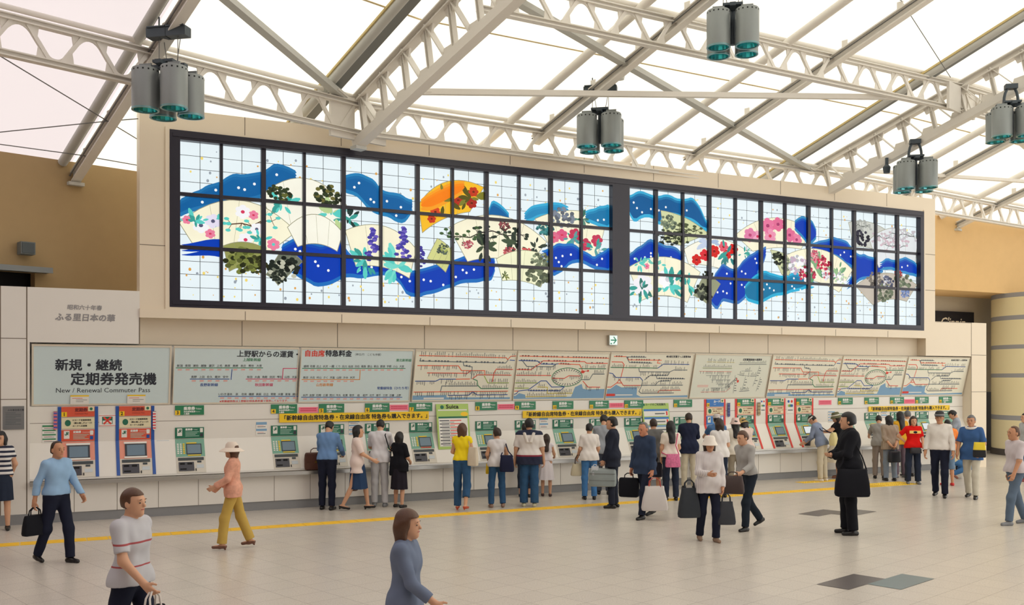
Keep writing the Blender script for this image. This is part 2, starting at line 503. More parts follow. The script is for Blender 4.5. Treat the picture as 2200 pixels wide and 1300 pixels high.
def ridge(pts, c, fringe, dots=()):
    P0 = [mp(*p) for p in pts]
    rj = random.Random(int(pts[0][0]))
    P = []
    for a, b in zip(P0, P0[1:] + P0[:1]):
        n = max(1, int(math.hypot(b[0] - a[0], b[1] - a[1]) / .13))
        for k in range(n):
            P.append((a[0] + (b[0] - a[0]) * k / n + rj.uniform(-.012, .012), a[1] + (b[1] - a[1]) * k / n + (rj.uniform(-.028, .028) if k else 0)))
    g = G()
    cx = sum(p[0] for p in P) / len(P)
    y = nexty()
    off = [(p[0] + .0, p[1] + .105) for p in P]
    tri_flat(g, smooth_pts([(p[0], p[1] - .075) for p in P], 1), y, 1)
    tri_flat(g, smooth_pts(off, 1), nexty(), 1)
    tri_flat(g, smooth_pts([(p[0], p[1] + .05) for p in P], 1), nexty(), 3)
    tri_flat(g, smooth_pts(P, 1), nexty(), 0)
    y = nexty()
    for d in dots:
        q = mp(*d); g.disc(q[0], q[1], .026, .026, y, 2)
    mid = tuple(int((a * 2 + b) / 3) for a, b in zip(c, fringe))
    g.obj('blue_ridge', (em(c), em(fringe), em((250, 254, 255)), em(mid)), mur)
def bez(a, b, bulge, n=12):
    mx, mz = (a[0] + b[0]) / 2, (a[1] + b[1]) / 2
    dx, dz = b[0] - a[0], b[1] - a[1]
    l = math.hypot(dx, dz)
    c = (mx - dz / l * bulge * 2, mz + dx / l * bulge * 2)
    return [((1 - t) ** 2 * a[0] + 2 * t * (1 - t) * c[0] + t * t * b[0], (1 - t) ** 2 * a[1] + 2 * t * (1 - t) * c[1] + t * t * b[1]) for t in (i / n for i in range(n + 1))]
def fan(OL, OR, IR, IL, c, b1=.25, b2=.1, flowers=(), folds=True):
    a, b, e, f = mp(*OL), mp(*OR), mp(*IR), mp(*IL)
    top, bot = bez(a, b, b1), bez(f, e, b2)
    P = top + bot[::-1]
    g = G()
    y = nexty(); y2 = nexty(); y3 = nexty()
    tri_flat(g, P, y, 0)
    g.line(P + P[:1], .012, y2, 1)
    if folds:
        for i in (3, 6, 9):
            g.line([top[i], bot[i]], .005, y2, 1)
    o = g.obj('fan_panel', (em(c), em((150, 148, 120))), mur)
    if flowers:
        g = G(); ms = []
        def mi(c):
            if c not in ms: ms.append(c)
            return ms.index(c)
        for fx, fy, r, kind, c1, c2 in flowers:
            x, z = mp(fx, fy)
            rr = random.Random(int(fx * 7 + fy))
            if kind == 'leaf':
                for k in range(11):
                    an = rr.uniform(0, 6.28); d = rr.uniform(.2, 1.1) * r; l = rr.uniform(.3, .62) * r
                    ex, ez = x + d * math.cos(an), z + d * math.sin(an) * .8
                    ca, sa = math.cos(an) * l, math.sin(an) * l
                    g.flat(smooth_pts([(ex - ca, ez - sa), (ex + sa * .4, ez - ca * .4), (ex + ca, ez + sa), (ex - sa * .4, ez + ca * .4)], 1), y3 - .00003 * k, mi(c1 if k % 2 else c2))
            elif kind == 'branch':
                pts = [(x + (i - 3) * r / 3, z + rr.uniform(-.3, .3) * r * .4) for i in range(7)]
                g.line(pts, .022, y3, mi(c1))
                for p in pts:
                    for k in range(3):
                        an = rr.uniform(0, 6.28)
                        q = (p[0] + .13 * math.cos(an), p[1] + .13 * math.sin(an))
                        g.line([p, q], .01, y3, mi(c1)); g.disc(q[0], q[1], .05, .03, y3 - .00003, mi(c2), 8)
            elif kind == 'bush':
                for k in range(44):
                    an = rr.uniform(0, 6.28); d = r * math.sqrt(rr.random())
                    g.disc(x + d * math.cos(an), z + d * math.sin(an) * .75, r * .19, r * .15, y3 - .00002 * k, mi((c1, c2, c1, tuple(int(v * .75) for v in c1))[k % 4]), 7)
            elif kind == 'bells':
                for k in range(26):
                    zz = z + r - k * r * .08
                    g.disc(x + rr.uniform(-.4, .4) * r * (.3 + k / 26), zz, r * .19, r * .12, y3 - .00002 * k, mi(c1 if k % 3 else c2), 6)
            else:
                for k in range(6):
                    an = k * 1.047 + fx
                    g.disc(x + r * .55 * math.cos(an), z + r * .55 * math.sin(an), r * .42, r * .34, y3 - .00002 * k, mi(c1), 9)
                g.disc(x, z, r * .25, r * .22, y3 - .0002, mi(c2), 8)
        g.obj('blossoms', [em(c) for c in ms], o)

TURQ, TURQ2, DKG, PINK, WHT, ROSE, PURP, RED, OLIV = (92, 206, 196), (60, 160, 150), (40, 62, 58), (236, 130, 160), (246, 246, 252), (214, 60, 96), (72, 64, 160), (214, 40, 36), (120, 128, 64)
ridge([(385, 440), (415, 425), (445, 410), (475, 402), (505, 384), (540, 384), (565, 380), (590, 362), (615, 367), (641, 381), (600, 395), (565, 415), (520, 425), (485, 432), (440, 440), (400, 450), (385, 458)], BLUE, (38, 118, 176), [(435, 434), (464, 408), (547, 395), (513, 403), (526, 407), (595, 375)])
ridge([(735, 390), (760, 383), (790, 390), (805, 397), (818, 417), (850, 425), (890, 440), (868, 472), (820, 455), (790, 440), (765, 412), (740, 405)], BLUE, (40, 130, 186), [(762, 402), (772, 393), (797, 428), (804, 434), (832, 432), (862, 445), (852, 463)])
fan((560, 420), (745, 440), (705, 522), (600, 500), IVORY, .42, .1, [(602, 414, .22, 'bush', (52, 62, 40), (96, 100, 50)), (605, 438, .25, 'leaf', TURQ, TURQ2), (707, 420, .26, 'bush', (52, 62, 40), (110, 106, 56)), (712, 458, .32, 'leaf', TURQ, (190, 214, 150)), (748, 470, .2, 'leaf', DKG, TURQ2)])
fan((385, 478), (637, 498), (575, 545), (428, 545), CREAM, .5, .12, [(420, 475, .2, 'leaf', TURQ, TURQ2), (402, 472, .09, 'f', PINK, ROSE), (432, 484, .16, 'f', WHT, (90, 90, 120)), (458, 475, .15, 'f', (232, 226, 244), (90, 90, 120)), (452, 502, .1, 'f', PINK, ROSE), (520, 478, .55, 'branch', (92, 66, 50), TURQ), (522, 455, .15, 'f', WHT, ROSE), (545, 462, .1, 'f', PINK, ROSE), (552, 492, .13, 'f', WHT, (90, 90, 120)), (528, 515, .15, 'f', WHT, ROSE), (560, 515, .17, 'leaf', TURQ, TURQ2), (588, 525, .13, 'f', PINK, TURQ)])
ridge([(604, 540), (640, 520), (660, 530), (690, 537), (730, 522), (742, 545), (768, 570), (800, 562), (830, 565), (880, 594), (900, 590), (950, 577), (1000, 560), (1045, 550), (1066, 570), (1055, 596), (1000, 600), (960, 612), (900, 632), (875, 626), (860, 600), (830, 583), (790, 588), (740, 588), (700, 606), (680, 608), (650, 592), (620, 572)], NAVY, (36, 112, 190), [(635, 535), (645, 540), (678, 562), (684, 571), (706, 581), (773, 580), (799, 574), (805, 566), (841, 576), (847, 580), (863, 595), (881, 604), (911, 601), (926, 604), (953, 612), (980, 595), (995, 580), (1003, 586), (1019, 579)])
ridge([(385, 538), (420, 533), (450, 526), (478, 526), (480, 545), (455, 540), (430, 540)], NAVY, NAVY)
fan((480, 528), (572, 535), (567, 585), (493, 583), (150, 154, 88), .1, .1, [(520, 560, .3, 'bush', OLIV, (44, 48, 26)), (550, 570, .22, 'bush', (64, 66, 36), (44, 48, 26))])
fan((600, 545), (650, 562), (598, 613), (572, 590), (110, 116, 100), .08, .02, [(610, 575, .28, 'bush', (36, 42, 36), (190, 190, 170)), (600, 595, .15, 'bush', (50, 56, 48), (36, 42, 36))])
fan((618, 488), (737, 500), (725, 540), (640, 530), IVORY, .3, .1)
fan((742, 495), (895, 535), (880, 598), (765, 572), CREAM, .28, .1, [(785, 560, .28, 'leaf', TURQ, TURQ2), (855, 572, .38, 'leaf', TURQ, (120, 220, 206)), (802, 525, .3, 'bells', PURP, (110, 96, 190)), (866, 522, .3, 'bells', PURP, (110, 96, 190)), (906, 552, .2, 'bells', PURP, (60, 54, 130))])
fan((899, 440), (1040, 402), (1010, 455), (908, 500), (250, 190, 44), .3, .08, [(955, 428, .3, 'leaf', (128, 126, 48), (90, 84, 30)), (1010, 425, .3, 'leaf', (128, 126, 48), (90, 84, 30)), (956, 424, .12, 'f', (196, 60, 34), (120, 40, 24)), (985, 430, .13, 'f', (180, 50, 34), (120, 40, 24)), (1018, 412, .12, 'f', (196, 60, 34), (120, 40, 24)), (1014, 436, .13, 'f', (170, 44, 34), (110, 36, 24)), (936, 455, .12, 'f', (214, 70, 34), (120, 40, 24)), (928, 470, .1, 'f', (200, 60, 34), (120, 40, 24))])
ridge([(900, 443), (930, 422), (965, 405), (1000, 399), (995, 408), (955, 432), (925, 445)], (250, 130, 24), (250, 160, 40))
ridge([(1047, 470), (1058, 440), (1072, 446), (1098, 472)], BLUE, CYAN)
fan((965, 488), (1175, 520), (1135, 572), (1005, 562), CREAM, .4, .12, [(1010, 505, .5, 'branch', (64, 66, 50), (70, 96, 60)), (1075, 500, .5, 'branch', (60, 50, 50), (52, 62, 52)), (1085, 485, .13, 'bush', (150, 80, 84), (70, 56, 52)), (1105, 520, .3, 'leaf', (52, 62, 52), (70, 84, 62)), (1040, 530, .3, 'leaf', (52, 62, 52), (70, 84, 62)), (1095, 540, .15, 'bush', (200, 96, 100), (150, 60, 70)), (1130, 545, .16, 'bush', (214, 90, 90), (170, 60, 70)), (1005, 525, .12, 'bush', (200, 110, 120), (170, 70, 80)), (1150, 530, .2, 'leaf', (44, 52, 50), (60, 70, 60))])
fan((940, 512), (975, 545), (958, 585), (918, 555), (212, 214, 140), .04, .02, [(952, 535, .14, 'bush', (92, 104, 92), (160, 170, 90))])
ridge([(1125, 472), (1145, 452), (1172, 447), (1205, 446), (1226, 456), (1190, 458), (1160, 460), (1140, 470)], (44, 140, 190), CYAN)
fan((1150, 470), (1305, 470), (1280, 566), (1182, 530), CREAM, .18, -.1, [(1172, 490, .2, 'bush', (70, 140, 140), (44, 100, 104)), (1210, 468, .28, 'bush', (128, 136, 150), (110, 120, 136)), (1250, 470, .2, 'leaf', (96, 140, 124), (60, 110, 96)), (1232, 512, .24, 'leaf', TURQ2, (92, 160, 160)), (1280, 535, .24, 'leaf', TURQ2, (92, 160, 160)), (1191, 510, .14, 'f', (220, 110, 140), ROSE), (1208, 505, .15, 'f', (220, 90, 130), ROSE), (1236, 505, .17, 'f', (196, 60, 90), ROSE), (1258, 525, .16, 'f', (190, 60, 90), ROSE), (1283, 517, .16, 'f', (196, 60, 90), ROSE)])
ridge([(1255, 466), (1278, 458), (1310, 448), (1310, 486), (1290, 480), (1270, 472)], (30, 120, 170), CYAN, [(1285, 473), (1298, 472)])
fan((1067, 556), (1190, 560), (1162, 617), (1080, 603), (244, 244, 206), .2, .06, [(1085, 592, .1, 'leaf', (90, 104, 64), OLIV), (1158, 590, .3, 'bush', (116, 124, 96), (84, 92, 74)), (1163, 562, .24, 'bush', (120, 130, 104), (150, 160, 130))])
ridge([(1162, 550), (1200, 532), (1235, 534), (1252, 548), (1277, 563), (1310, 540), (1310, 578), (1270, 568), (1245, 556), (1225, 560), (1205, 578), (1187, 588), (1185, 565)], NAVY, (44, 120, 196), [(1195, 554), (1209, 550), (1227, 547), (1201, 563), (1207, 572), (1283, 569), (1294, 556)])
# right half
ridge([(1348, 430), (1380, 420), (1405, 430), (1430, 427), (1465, 437), (1488, 433), (1505, 455), (1527, 498), (1490, 470), (1455, 458), (1425, 452), (1418, 478), (1400, 460), (1380, 460), (1365, 472), (1355, 458)], (20, 92, 150), CYAN, [(1362, 435), (1369, 447), (1380, 456), (1399, 449), (1416, 452), (1431, 445), (1476, 452)])
fan((1420, 452), (1522, 502), (1462, 527), (1430, 520), (212, 218, 168), .1, .02, [(1437, 478, .22, 'bush', (110, 124, 104), (140, 150, 120)), (1450, 505, .35, 'branch', (44, 50, 40), (64, 72, 50)), (1475, 495, .3, 'branch', (54, 60, 44), (84, 92, 64)), (1440, 512, .25, 'branch', (30, 34, 30), (44, 50, 40))])
ridge([(1348, 557), (1380, 537), (1395, 522), (1420, 532), (1455, 542), (1472, 560), (1465, 574), (1420, 558), (1380, 560), (1350, 574)], NAVY, (66, 128, 184), [(1364, 556), (1386, 553), (1399, 544), (1399, 551), (1442, 553)])
fan((1470, 535), (1612, 545), (1582, 592), (1480, 568), IVORY, .3, .08, [(1520, 520, .3, 'leaf', (170, 190, 220), (196, 210, 232)), (1560, 545, .3, 'leaf', TURQ2, (60, 130, 130)), (1497, 558, .15, 'f', RED, (150, 20, 20)), (1515, 548, .16, 'f', (226, 50, 60), (150, 20, 20)), (1535, 540, .17, 'f', RED, (150, 20, 20)), (1555, 530, .15, 'f', (226, 90, 110), (150, 20, 20)), (1562, 548, .14, 'f', RED, (150, 20, 20)), (1576, 535, .15, 'f', RED, (150, 20, 20)), (1600, 545, .16, 'leaf', (110, 190, 170), TURQ2)])
fan((1580, 505), (1742, 495), (1722, 535), (1618, 540), CREAM, .36, .06, [(1612, 505, .2, 'f', (226, 130, 170), (190, 70, 120)), (1628, 508, .16, 'f', (240, 170, 196), ROSE), (1650, 485, .22, 'f', (232, 120, 160), (170, 60, 110)), (1672, 482, .2, 'f', (226, 110, 150), (170, 60, 110)), (1655, 507, .2, 'f', (236, 150, 180), ROSE), (1697, 505, .2, 'f', (226, 110, 150), (170, 60, 110)), (1712, 515, .18, 'f', (232, 130, 164), (170, 60, 110))])
fan((1350, 575), (1505, 585), (1477, 650), (1378, 646), CREAM, .3, .14, [(1375, 565, .2, 'leaf', (110, 200, 180), TURQ), (1390, 572, .08, 'f', PINK, ROSE), (1410, 568, .22, 'leaf', (120, 200, 180), TURQ), (1380, 618, .3, 'leaf', TURQ2, (60, 120, 110)), (1382, 612, .28, 'f', (244, 242, 250), (206, 206, 214)), (1440, 615, .4, 'leaf', TURQ, TURQ2), (1435, 600, .28, 'f', (246, 246, 252), (206, 206, 214)), (1480, 612, .24, 'leaf', TURQ, TURQ2)])
ridge([(1535, 600), (1552, 575), (1580, 588), (1610, 557), (1648, 537), (1640, 560), (1626, 585), (1632, 608), (1602, 633), (1585, 648), (1552, 640), (1540, 660), (1527, 645), (1532, 620)], NAVY, (60, 120, 190), [(1562, 588), (1594, 583), (1602, 588), (1570, 609), (1594, 612), (1601, 617), (1542, 628), (1554, 626), (1562, 630), (1623, 556), (1626, 565)])
fan((1512, 592), (1548, 610), (1522, 655), (1490, 635), (150, 154, 124), .04, .02, [(1514, 628, .26, 'bush', (44, 48, 40), (90, 94, 80)), (1522, 592, .15, 'bush', (56, 58, 46), (44, 48, 40))])
ridge([(1600, 625), (1620, 602), (1645, 590), (1680, 602), (1710, 594), (1730, 605), (1752, 610), (1720, 618), (1700, 622), (1680, 628), (1660, 632), (1632, 648), (1605, 640)], (24, 118, 162), (50, 176, 216), [(1648, 611), (1641, 622), (1654, 619), (1663, 624), (1706, 598), (1702, 615), (1707, 620), (1720, 623)])
ridge([(1705, 485), (1725, 472), (1745, 482), (1755, 505), (1737, 522), (1725, 505)], NAVY, (56, 140, 190), [(1739, 515)])
fan((1655, 537), (1706, 558), (1695, 592), (1680, 590), (206, 212, 168), .05, .01, [(1673, 555, .2, 'bush', (40, 46, 36), (70, 76, 56)), (1692, 568, .2, 'bush', (120, 130, 110), (150, 158, 130))])
ridge([(1742, 532), (1790, 517), (1820, 527), (1840, 552), (1880, 562), (1900, 576), (1880, 590), (1845, 598), (1818, 617), (1832, 598), (1836, 575), (1800, 548)], NAVY, (60, 136, 196), [(1806, 548), (1814, 542), (1828, 551)])
fan((1690, 548), (1832, 580), (1803, 628), (1722, 598), CREAM, .33, .06, [(1715, 570, .3, 'bush', WHT, (196, 170, 190)), (1755, 575, .42, 'leaf', (96, 150, 110), (130, 176, 130)), (1735, 590, .26, 'bush', (200, 60, 90), WHT), (1766, 565, .24, 'bush', (200, 50, 80), (236, 130, 150)), (1748, 548, .18, 'bush', (226, 150, 160), (206, 70, 100)), (1800, 588, .28, 'leaf', (110, 160, 120), (150, 190, 140)), (1805, 598, .2, 'bush', WHT, (190, 214, 170)), (1780, 590, .2, 'bush', (236, 232, 240), (200, 90, 110))])
fan((1823, 478), (1905, 495), (1890, 540), (1835, 530), (206, 208, 200), .12, .04, [(1852, 512, .26, 'bush', (44, 42, 56), (60, 58, 72)), (1852, 485, .2, 'branch', (120, 124, 118), (170, 172, 166))])
fan((1868, 515), (1972, 515), (1965, 575), (1888, 575), (226, 230, 232), .3, .06, [(1905, 510, .4, 'branch', (110, 112, 112), (200, 184, 190)), (1940, 505, .4, 'branch', (120, 122, 122), (196, 190, 196)), (1925, 530, .4, 'branch', (130, 130, 130), (206, 180, 190))])
ridge([(1888, 574), (1905, 562), (1920, 568), (1945, 560), (1970, 575), (1970, 590), (1945, 582), (1910, 573)], NAVY, (60, 140, 196), [(1938, 574), (1950, 571)])
fan((1838, 614), (1970, 612), (1948, 648), (1875, 655), (196, 186, 172), .32, .1, [(1880, 600, .26, 'bush', (130, 122, 112), (96, 90, 84)), (1905, 605, .24, 'bush', (96, 100, 124), (214, 216, 222)), (1930, 588, .14, 'bush', (176, 64, 66), (150, 56, 60)), (1940, 605, .3, 'bush', (120, 130, 104), (92, 104, 84)), (1900, 628, .3, 'bush', (110, 120, 96), (150, 150, 130)), (1945, 630, .16, 'bush', (130, 150, 196), (110, 130, 180))])
# ================================================================ FARE BOARDS
BETA = math.atan(.26 / 1.04); BL = math.hypot(1.04, .26)
M_BOARD1 = mat('board_pale_blue', (214, 231, 234), .35, noise=.015); M_BOARD2 = mat('board_ivory', (240, 237, 220), .35, noise=.015)
M_BOARD3 = mat('board_pale_green', (230, 233, 220), .35, noise=.015)
M_INK = mat('ink_charcoal', (44, 50, 62), .6); M_INK2 = mat('ink_grey', (96, 104, 108), .6)
M_FRAME = mat('board_frame_cream', (224, 214, 196), .45)
C_RED, C_GRN, C_BLU, C_ORG, C_PNK = (mat('ink_red', (226, 72, 58)), mat('ink_green', (64, 140, 96)), mat('ink_blue', (52, 92, 168)), mat('ink_orange', (232, 150, 60)), mat('ink_pink', (220, 74, 118)))
C_SEA, C_GRY, C_YG, C_YEL, C_PALE = mat('sea_blue', (132, 172, 206)), mat('line_grey', (110, 122, 128)), mat('line_yellow_green', (160, 186, 84)), mat('line_yellow', (222, 206, 96)), mat('pale_red', (238, 178, 170))
C_VER, C_WHT = mat('line_vermilion', (240, 112, 72)), mat('paper_white', (238, 236, 230), .7)

def board(x0, x1, label, m, name='fare_board', extra=.012):
    s0, s1 = S(x0, -.04), S(x1, -.04)
    o = thing(name, label, 'sign', W(s0, -.30, 1.965), (BETA, 0, TH), 'fare boards and rail maps over the machines')
    w = s1 - s0
    G().box(extra, -.02, .03, w - extra, .012, BL - .03).obj('face', m, o)
    g = G()
    g.box(0, -.03, 0, extra, .015, BL); g.box(w - extra, -.03, 0, w, .015, BL)
    g.box(extra, -.03, 0, w - extra, .015, .03); g.box(extra, -.03, BL - .03, w - extra, .015, BL)
    g.obj('rim', M_FRAME, o)
    o['w'] = w
    return o, w, s0
def bpos(s0, px, py):
    t = -.17
    for _ in range(4):
        z = ZW(px, py, t); t = -.30 + .26 * (z - 1.965) / 1.04
    return S(px, t) - s0, (z - 1.965) * BL / 1.04
def btext(o, s0, s, px, py, px2, m, bold=.012, lat=False):
    """lettering from column px to px2 with its baseline on row py"""
    x, z = bpos(s0, px, py); x2, _ = bpos(s0, px2, py)
    n = len(s)
    size = (x2 - x) / (n * (.52 if lat else 1.0))
    return text(s, round(size, 4), m, o, x, z, -.0225, bold=bold, sx=1.0)

b, w, s0 = board(68, 369, 'pale blue board announcing new and renewal commuter passes, leftmost of the boards', M_BOARD1, extra=.03)
btext(b, s0, '新規・継続', 118, 793, 262, M_INK, .025)
btext(b, s0, '定期券発売機', 151, 824, 336, M_INK, .025)
btext(b, s0, 'New / Renewal Commuter Pass', 119, 843, 338, M_INK, .0, True)

def station(o, g, x, z, up=True, big=.0):
    pass
def fares(o, s0, spec):
    """rows of small station names with the fare under each, along a coloured line"""
    for names, px0, px1, py, m in spec:
        n = len(names)
        g = G()
        xa, za = bpos(s0, px0 - 8, py); xb, zb = bpos(s0, px1 + 8, py)
        g.line([(xa, za), (xb, zb)], .014, -.0222)
        g.obj('line', m, o)
        for i, nm in enumerate(names):
            px = px0 + (px1 - px0) * i / max(1, n - 1)
            x, z = bpos(s0, px, py)
            text(nm, .05, M_INK2, o, x, z + .022, -.0224, 'CENTER', .015, name='station_name')
            G().rect(x - .035, z - .045, x + .035, z - .02, -.0224).obj('fare_figure', C_PALE, o)

b, w, s0 = board(374, 642, 'board of bullet train fares headed in dark characters, second from the left', M_BOARD1)
btext(b, s0, '上野駅からの運賃・', 508, 765, 645, M_INK, .02)
btext(b, s0, '上越新幹線', 521, 775, 560, C_GRN); btext(b, s0, '長野新幹線', 429, 829, 468, C_BLU); btext(b, s0, '秋田新幹線', 547, 829, 586, C_PNK)
fares(b, s0, [(['新潟', '長岡', '浦佐', '越後', '湯沢', '上毛', '高原', '高崎', '本庄', '熊谷', '大宮'], 386, 556, 790, C_GRN), (['長野', '上田', '佐久', '軽井', '安中'], 416, 484, 814, C_BLU), (['秋田', '大曲', '角館', '田沢', '雫石', '山形', '天童'], 536, 632, 814, C_PNK), (['いわき', '湯本', '泉', '勿来', '磯原', '高萩', '日立', '常陸', '大甕', '東海', '勝田'], 477, 633, 851, C_BLU)])
g = G(); a = bpos(s0, 496, 815); c = bpos(s0, 498, 793); g.line([a, c], .014, -.0222); g.obj('line', C_BLU, b)
g = G(); a = bpos(s0, 606, 814); c = bpos(s0, 608, 791); d = bpos(s0, 640, 791); g.line([a, c, d], .014, -.0222); g.obj('line', C_PNK, b)
btext(b, s0, '※常磐線特急は上野駅の特急券売場で発売しております。', 471, 864, 624, C_RED)

b, w, s0 = board(647, 888, 'board of express fares with red and dark heading, left of the rail maps', M_BOARD1)
btext(b, s0, '自由席', 653, 764, 697, C_RED, .03); btext(b, s0, '特急料金', 698, 764, 755, M_INK, .03); btext(b, s0, '（単位:円　こども半額）', 758, 763, 826, M_INK2, .0)
btext(b, s0, '東北新幹線', 850, 776, 883, C_GRN); btext(b, s0, '山形新幹線', 678, 829, 715, C_ORG); btext(b, s0, '常磐線特急（ひたち号）', 809, 836, 881, C_BLU)
fares(b, s0, [(['盛岡', '花巻', '北上', '水沢', '一関', 'くり', '古川', '仙台', '白石', '福島', '郡山', '新白', '那須', '宇都', '小山', '大宮'], 657, 862, 791, C_GRN), (['新庄', '大石', '村山', 'さく', '天童', '山形', 'かみ', '米沢'], 656, 756, 815, C_ORG), (['水戸', '友部', '石岡', '土浦', '荒川', '牛久', '佐貫', '取手', '柏', '松戸', '北千', '南千', '三河', '日暮', '上野'], 655, 855, 853, C_BLU)])
g = G(); g.line([bpos(s0, 764, 815), bpos(s0, 772, 815), bpos(s0, 773, 794)], .014, -.0222); g.obj('line', C_ORG, b)

# ---- route maps
MC = {'o': C_VER, 'r': mat('line_red', (236, 92, 66)), 'g': C_GRN, 'b': C_BLU, 'k': C_GRY, 'y': C_YEL, 'l': C_YG}
MAP_A = (45, 50, 1150, 612, ['o80,97 1040,112 1060,135 1090,95 1150,90|u', 'k95,130 90,160 560,168 1040,175 1065,140|s', 'b1085,140 1140,143|n', 'o70,213 510,213 550,268 810,268 815,310|d', 'r180,297 620,300 660,265|d', 'k560,170 570,210 665,225 668,365|s', 'r680,365 735,318 810,318 1120,322|u', 'r910,400 920,290 940,250 1130,253|u', 'b60,393 280,393 320,370 500,370|d', 'o500,370 650,368|n', 'k340,515 350,450 750,450|u', 'g690,370 735,385 750,445 790,482 1100,480|u', 'l810,330 860,415 1100,415|u', 'o55,520 1100,515|d', 'b430,562 660,560 700,520 750,558 1100,558|d'],
         ['40,560 410,555 415,585 1135,590 1135,612 35,612'])
MAP_B = (1162, 50, 2148, 612, ['o1180,90 2145,105|s', 'b1175,143 1370,148 1410,183 1560,185 1600,178 1730,187|s', 'r1400,180 1430,145 1880,150 1905,170 2140,170|s', 'k1215,150 1265,215 1535,217 1580,178|d', 'o1600,180 1830,188 1860,240 1870,280|n', 'g1830,237 2130,237|u', 'r1162,253 1310,255 1345,225 1400,180|s', 'r1162,322 1530,325|u', 'r1550,358 1680,360 1725,328 1850,330|d', 'l1162,415 1395,415|u', 'gRING|r', 'b1165,555 1190,545 1205,515 1310,500 1430,392 1490,392 1555,468 1690,465|n', 'b1310,512 1650,515 1690,470|s', 'l1162,478 1310,480|u', 'y1400,465 1510,470 1515,545 1790,545|u', 'y1290,585 1730,583|u', 'k1870,375 1960,375 1990,305 2120,305|u', 'r1890,395 1955,470 2090,472|d', 'o1162,515 1200,515|n'],
         ['1162,612 1162,570 1180,575 1215,540 1280,560 1290,600 1780,590 1810,470 1880,430 1900,490 1940,500 2145,495 2145,612'])
MAP_C = (62, 95, 1172, 735, ['o100,130 260,132 300,178 735,178|s', 'k270,135 520,135|s', 'k262,135 310,215 610,222|s', 'o690,180 685,220 725,222|n', 'r80,208 215,210 245,250 240,290 225,430|n', 'g75,288 440,292 700,295|u', 'b700,295 770,235 1125,238|u', 'k445,300 460,350 870,352|d', 'k870,352 925,322 1110,322|u', 'k870,360 850,405 610,405 545,470|s', 'b65,370 110,378 160,435 480,435 520,480|d', 'k690,400 710,450 1095,455|s', 'k700,545 740,490 900,485 915,450|s', 'r210,465 180,515 245,515 210,465|n', 'r64,575 110,575 180,515|n', 'r245,515 270,552 500,552|d', 'k500,550 1080,550|u', 'k520,480 515,560 490,640 520,668 970,668|u', 'o750,660 765,628 1060,628|u'],
         ['64,735 66,605 110,600 175,540 250,580 460,580 465,690 520,720 1170,705 1170,735'])
MAP_D = (1110, 95, 2175, 735, ['y1270,195 1660,200|u', 'l1220,290 1640,290|u', 'r1185,340 1640,345|d', 'k1290,405 1620,405|d', 'k1370,470 1640,470|d', 'k1450,535 1640,535|d', 'k1380,595 1580,595 1720,440|d', 'r1250,660 1600,655 1660,590|u', 'k1725,230 2130,225|u', 'k1700,400 1710,680|r', 'k1780,335 1930,330|u', 'k1730,385 1870,410 2010,410|u', 'k1850,420 1830,640|r', 'k2030,250 2000,440 1980,570|r', 'k1790,650 1940,640|u', 'k2070,430 2040,650|r'], [])
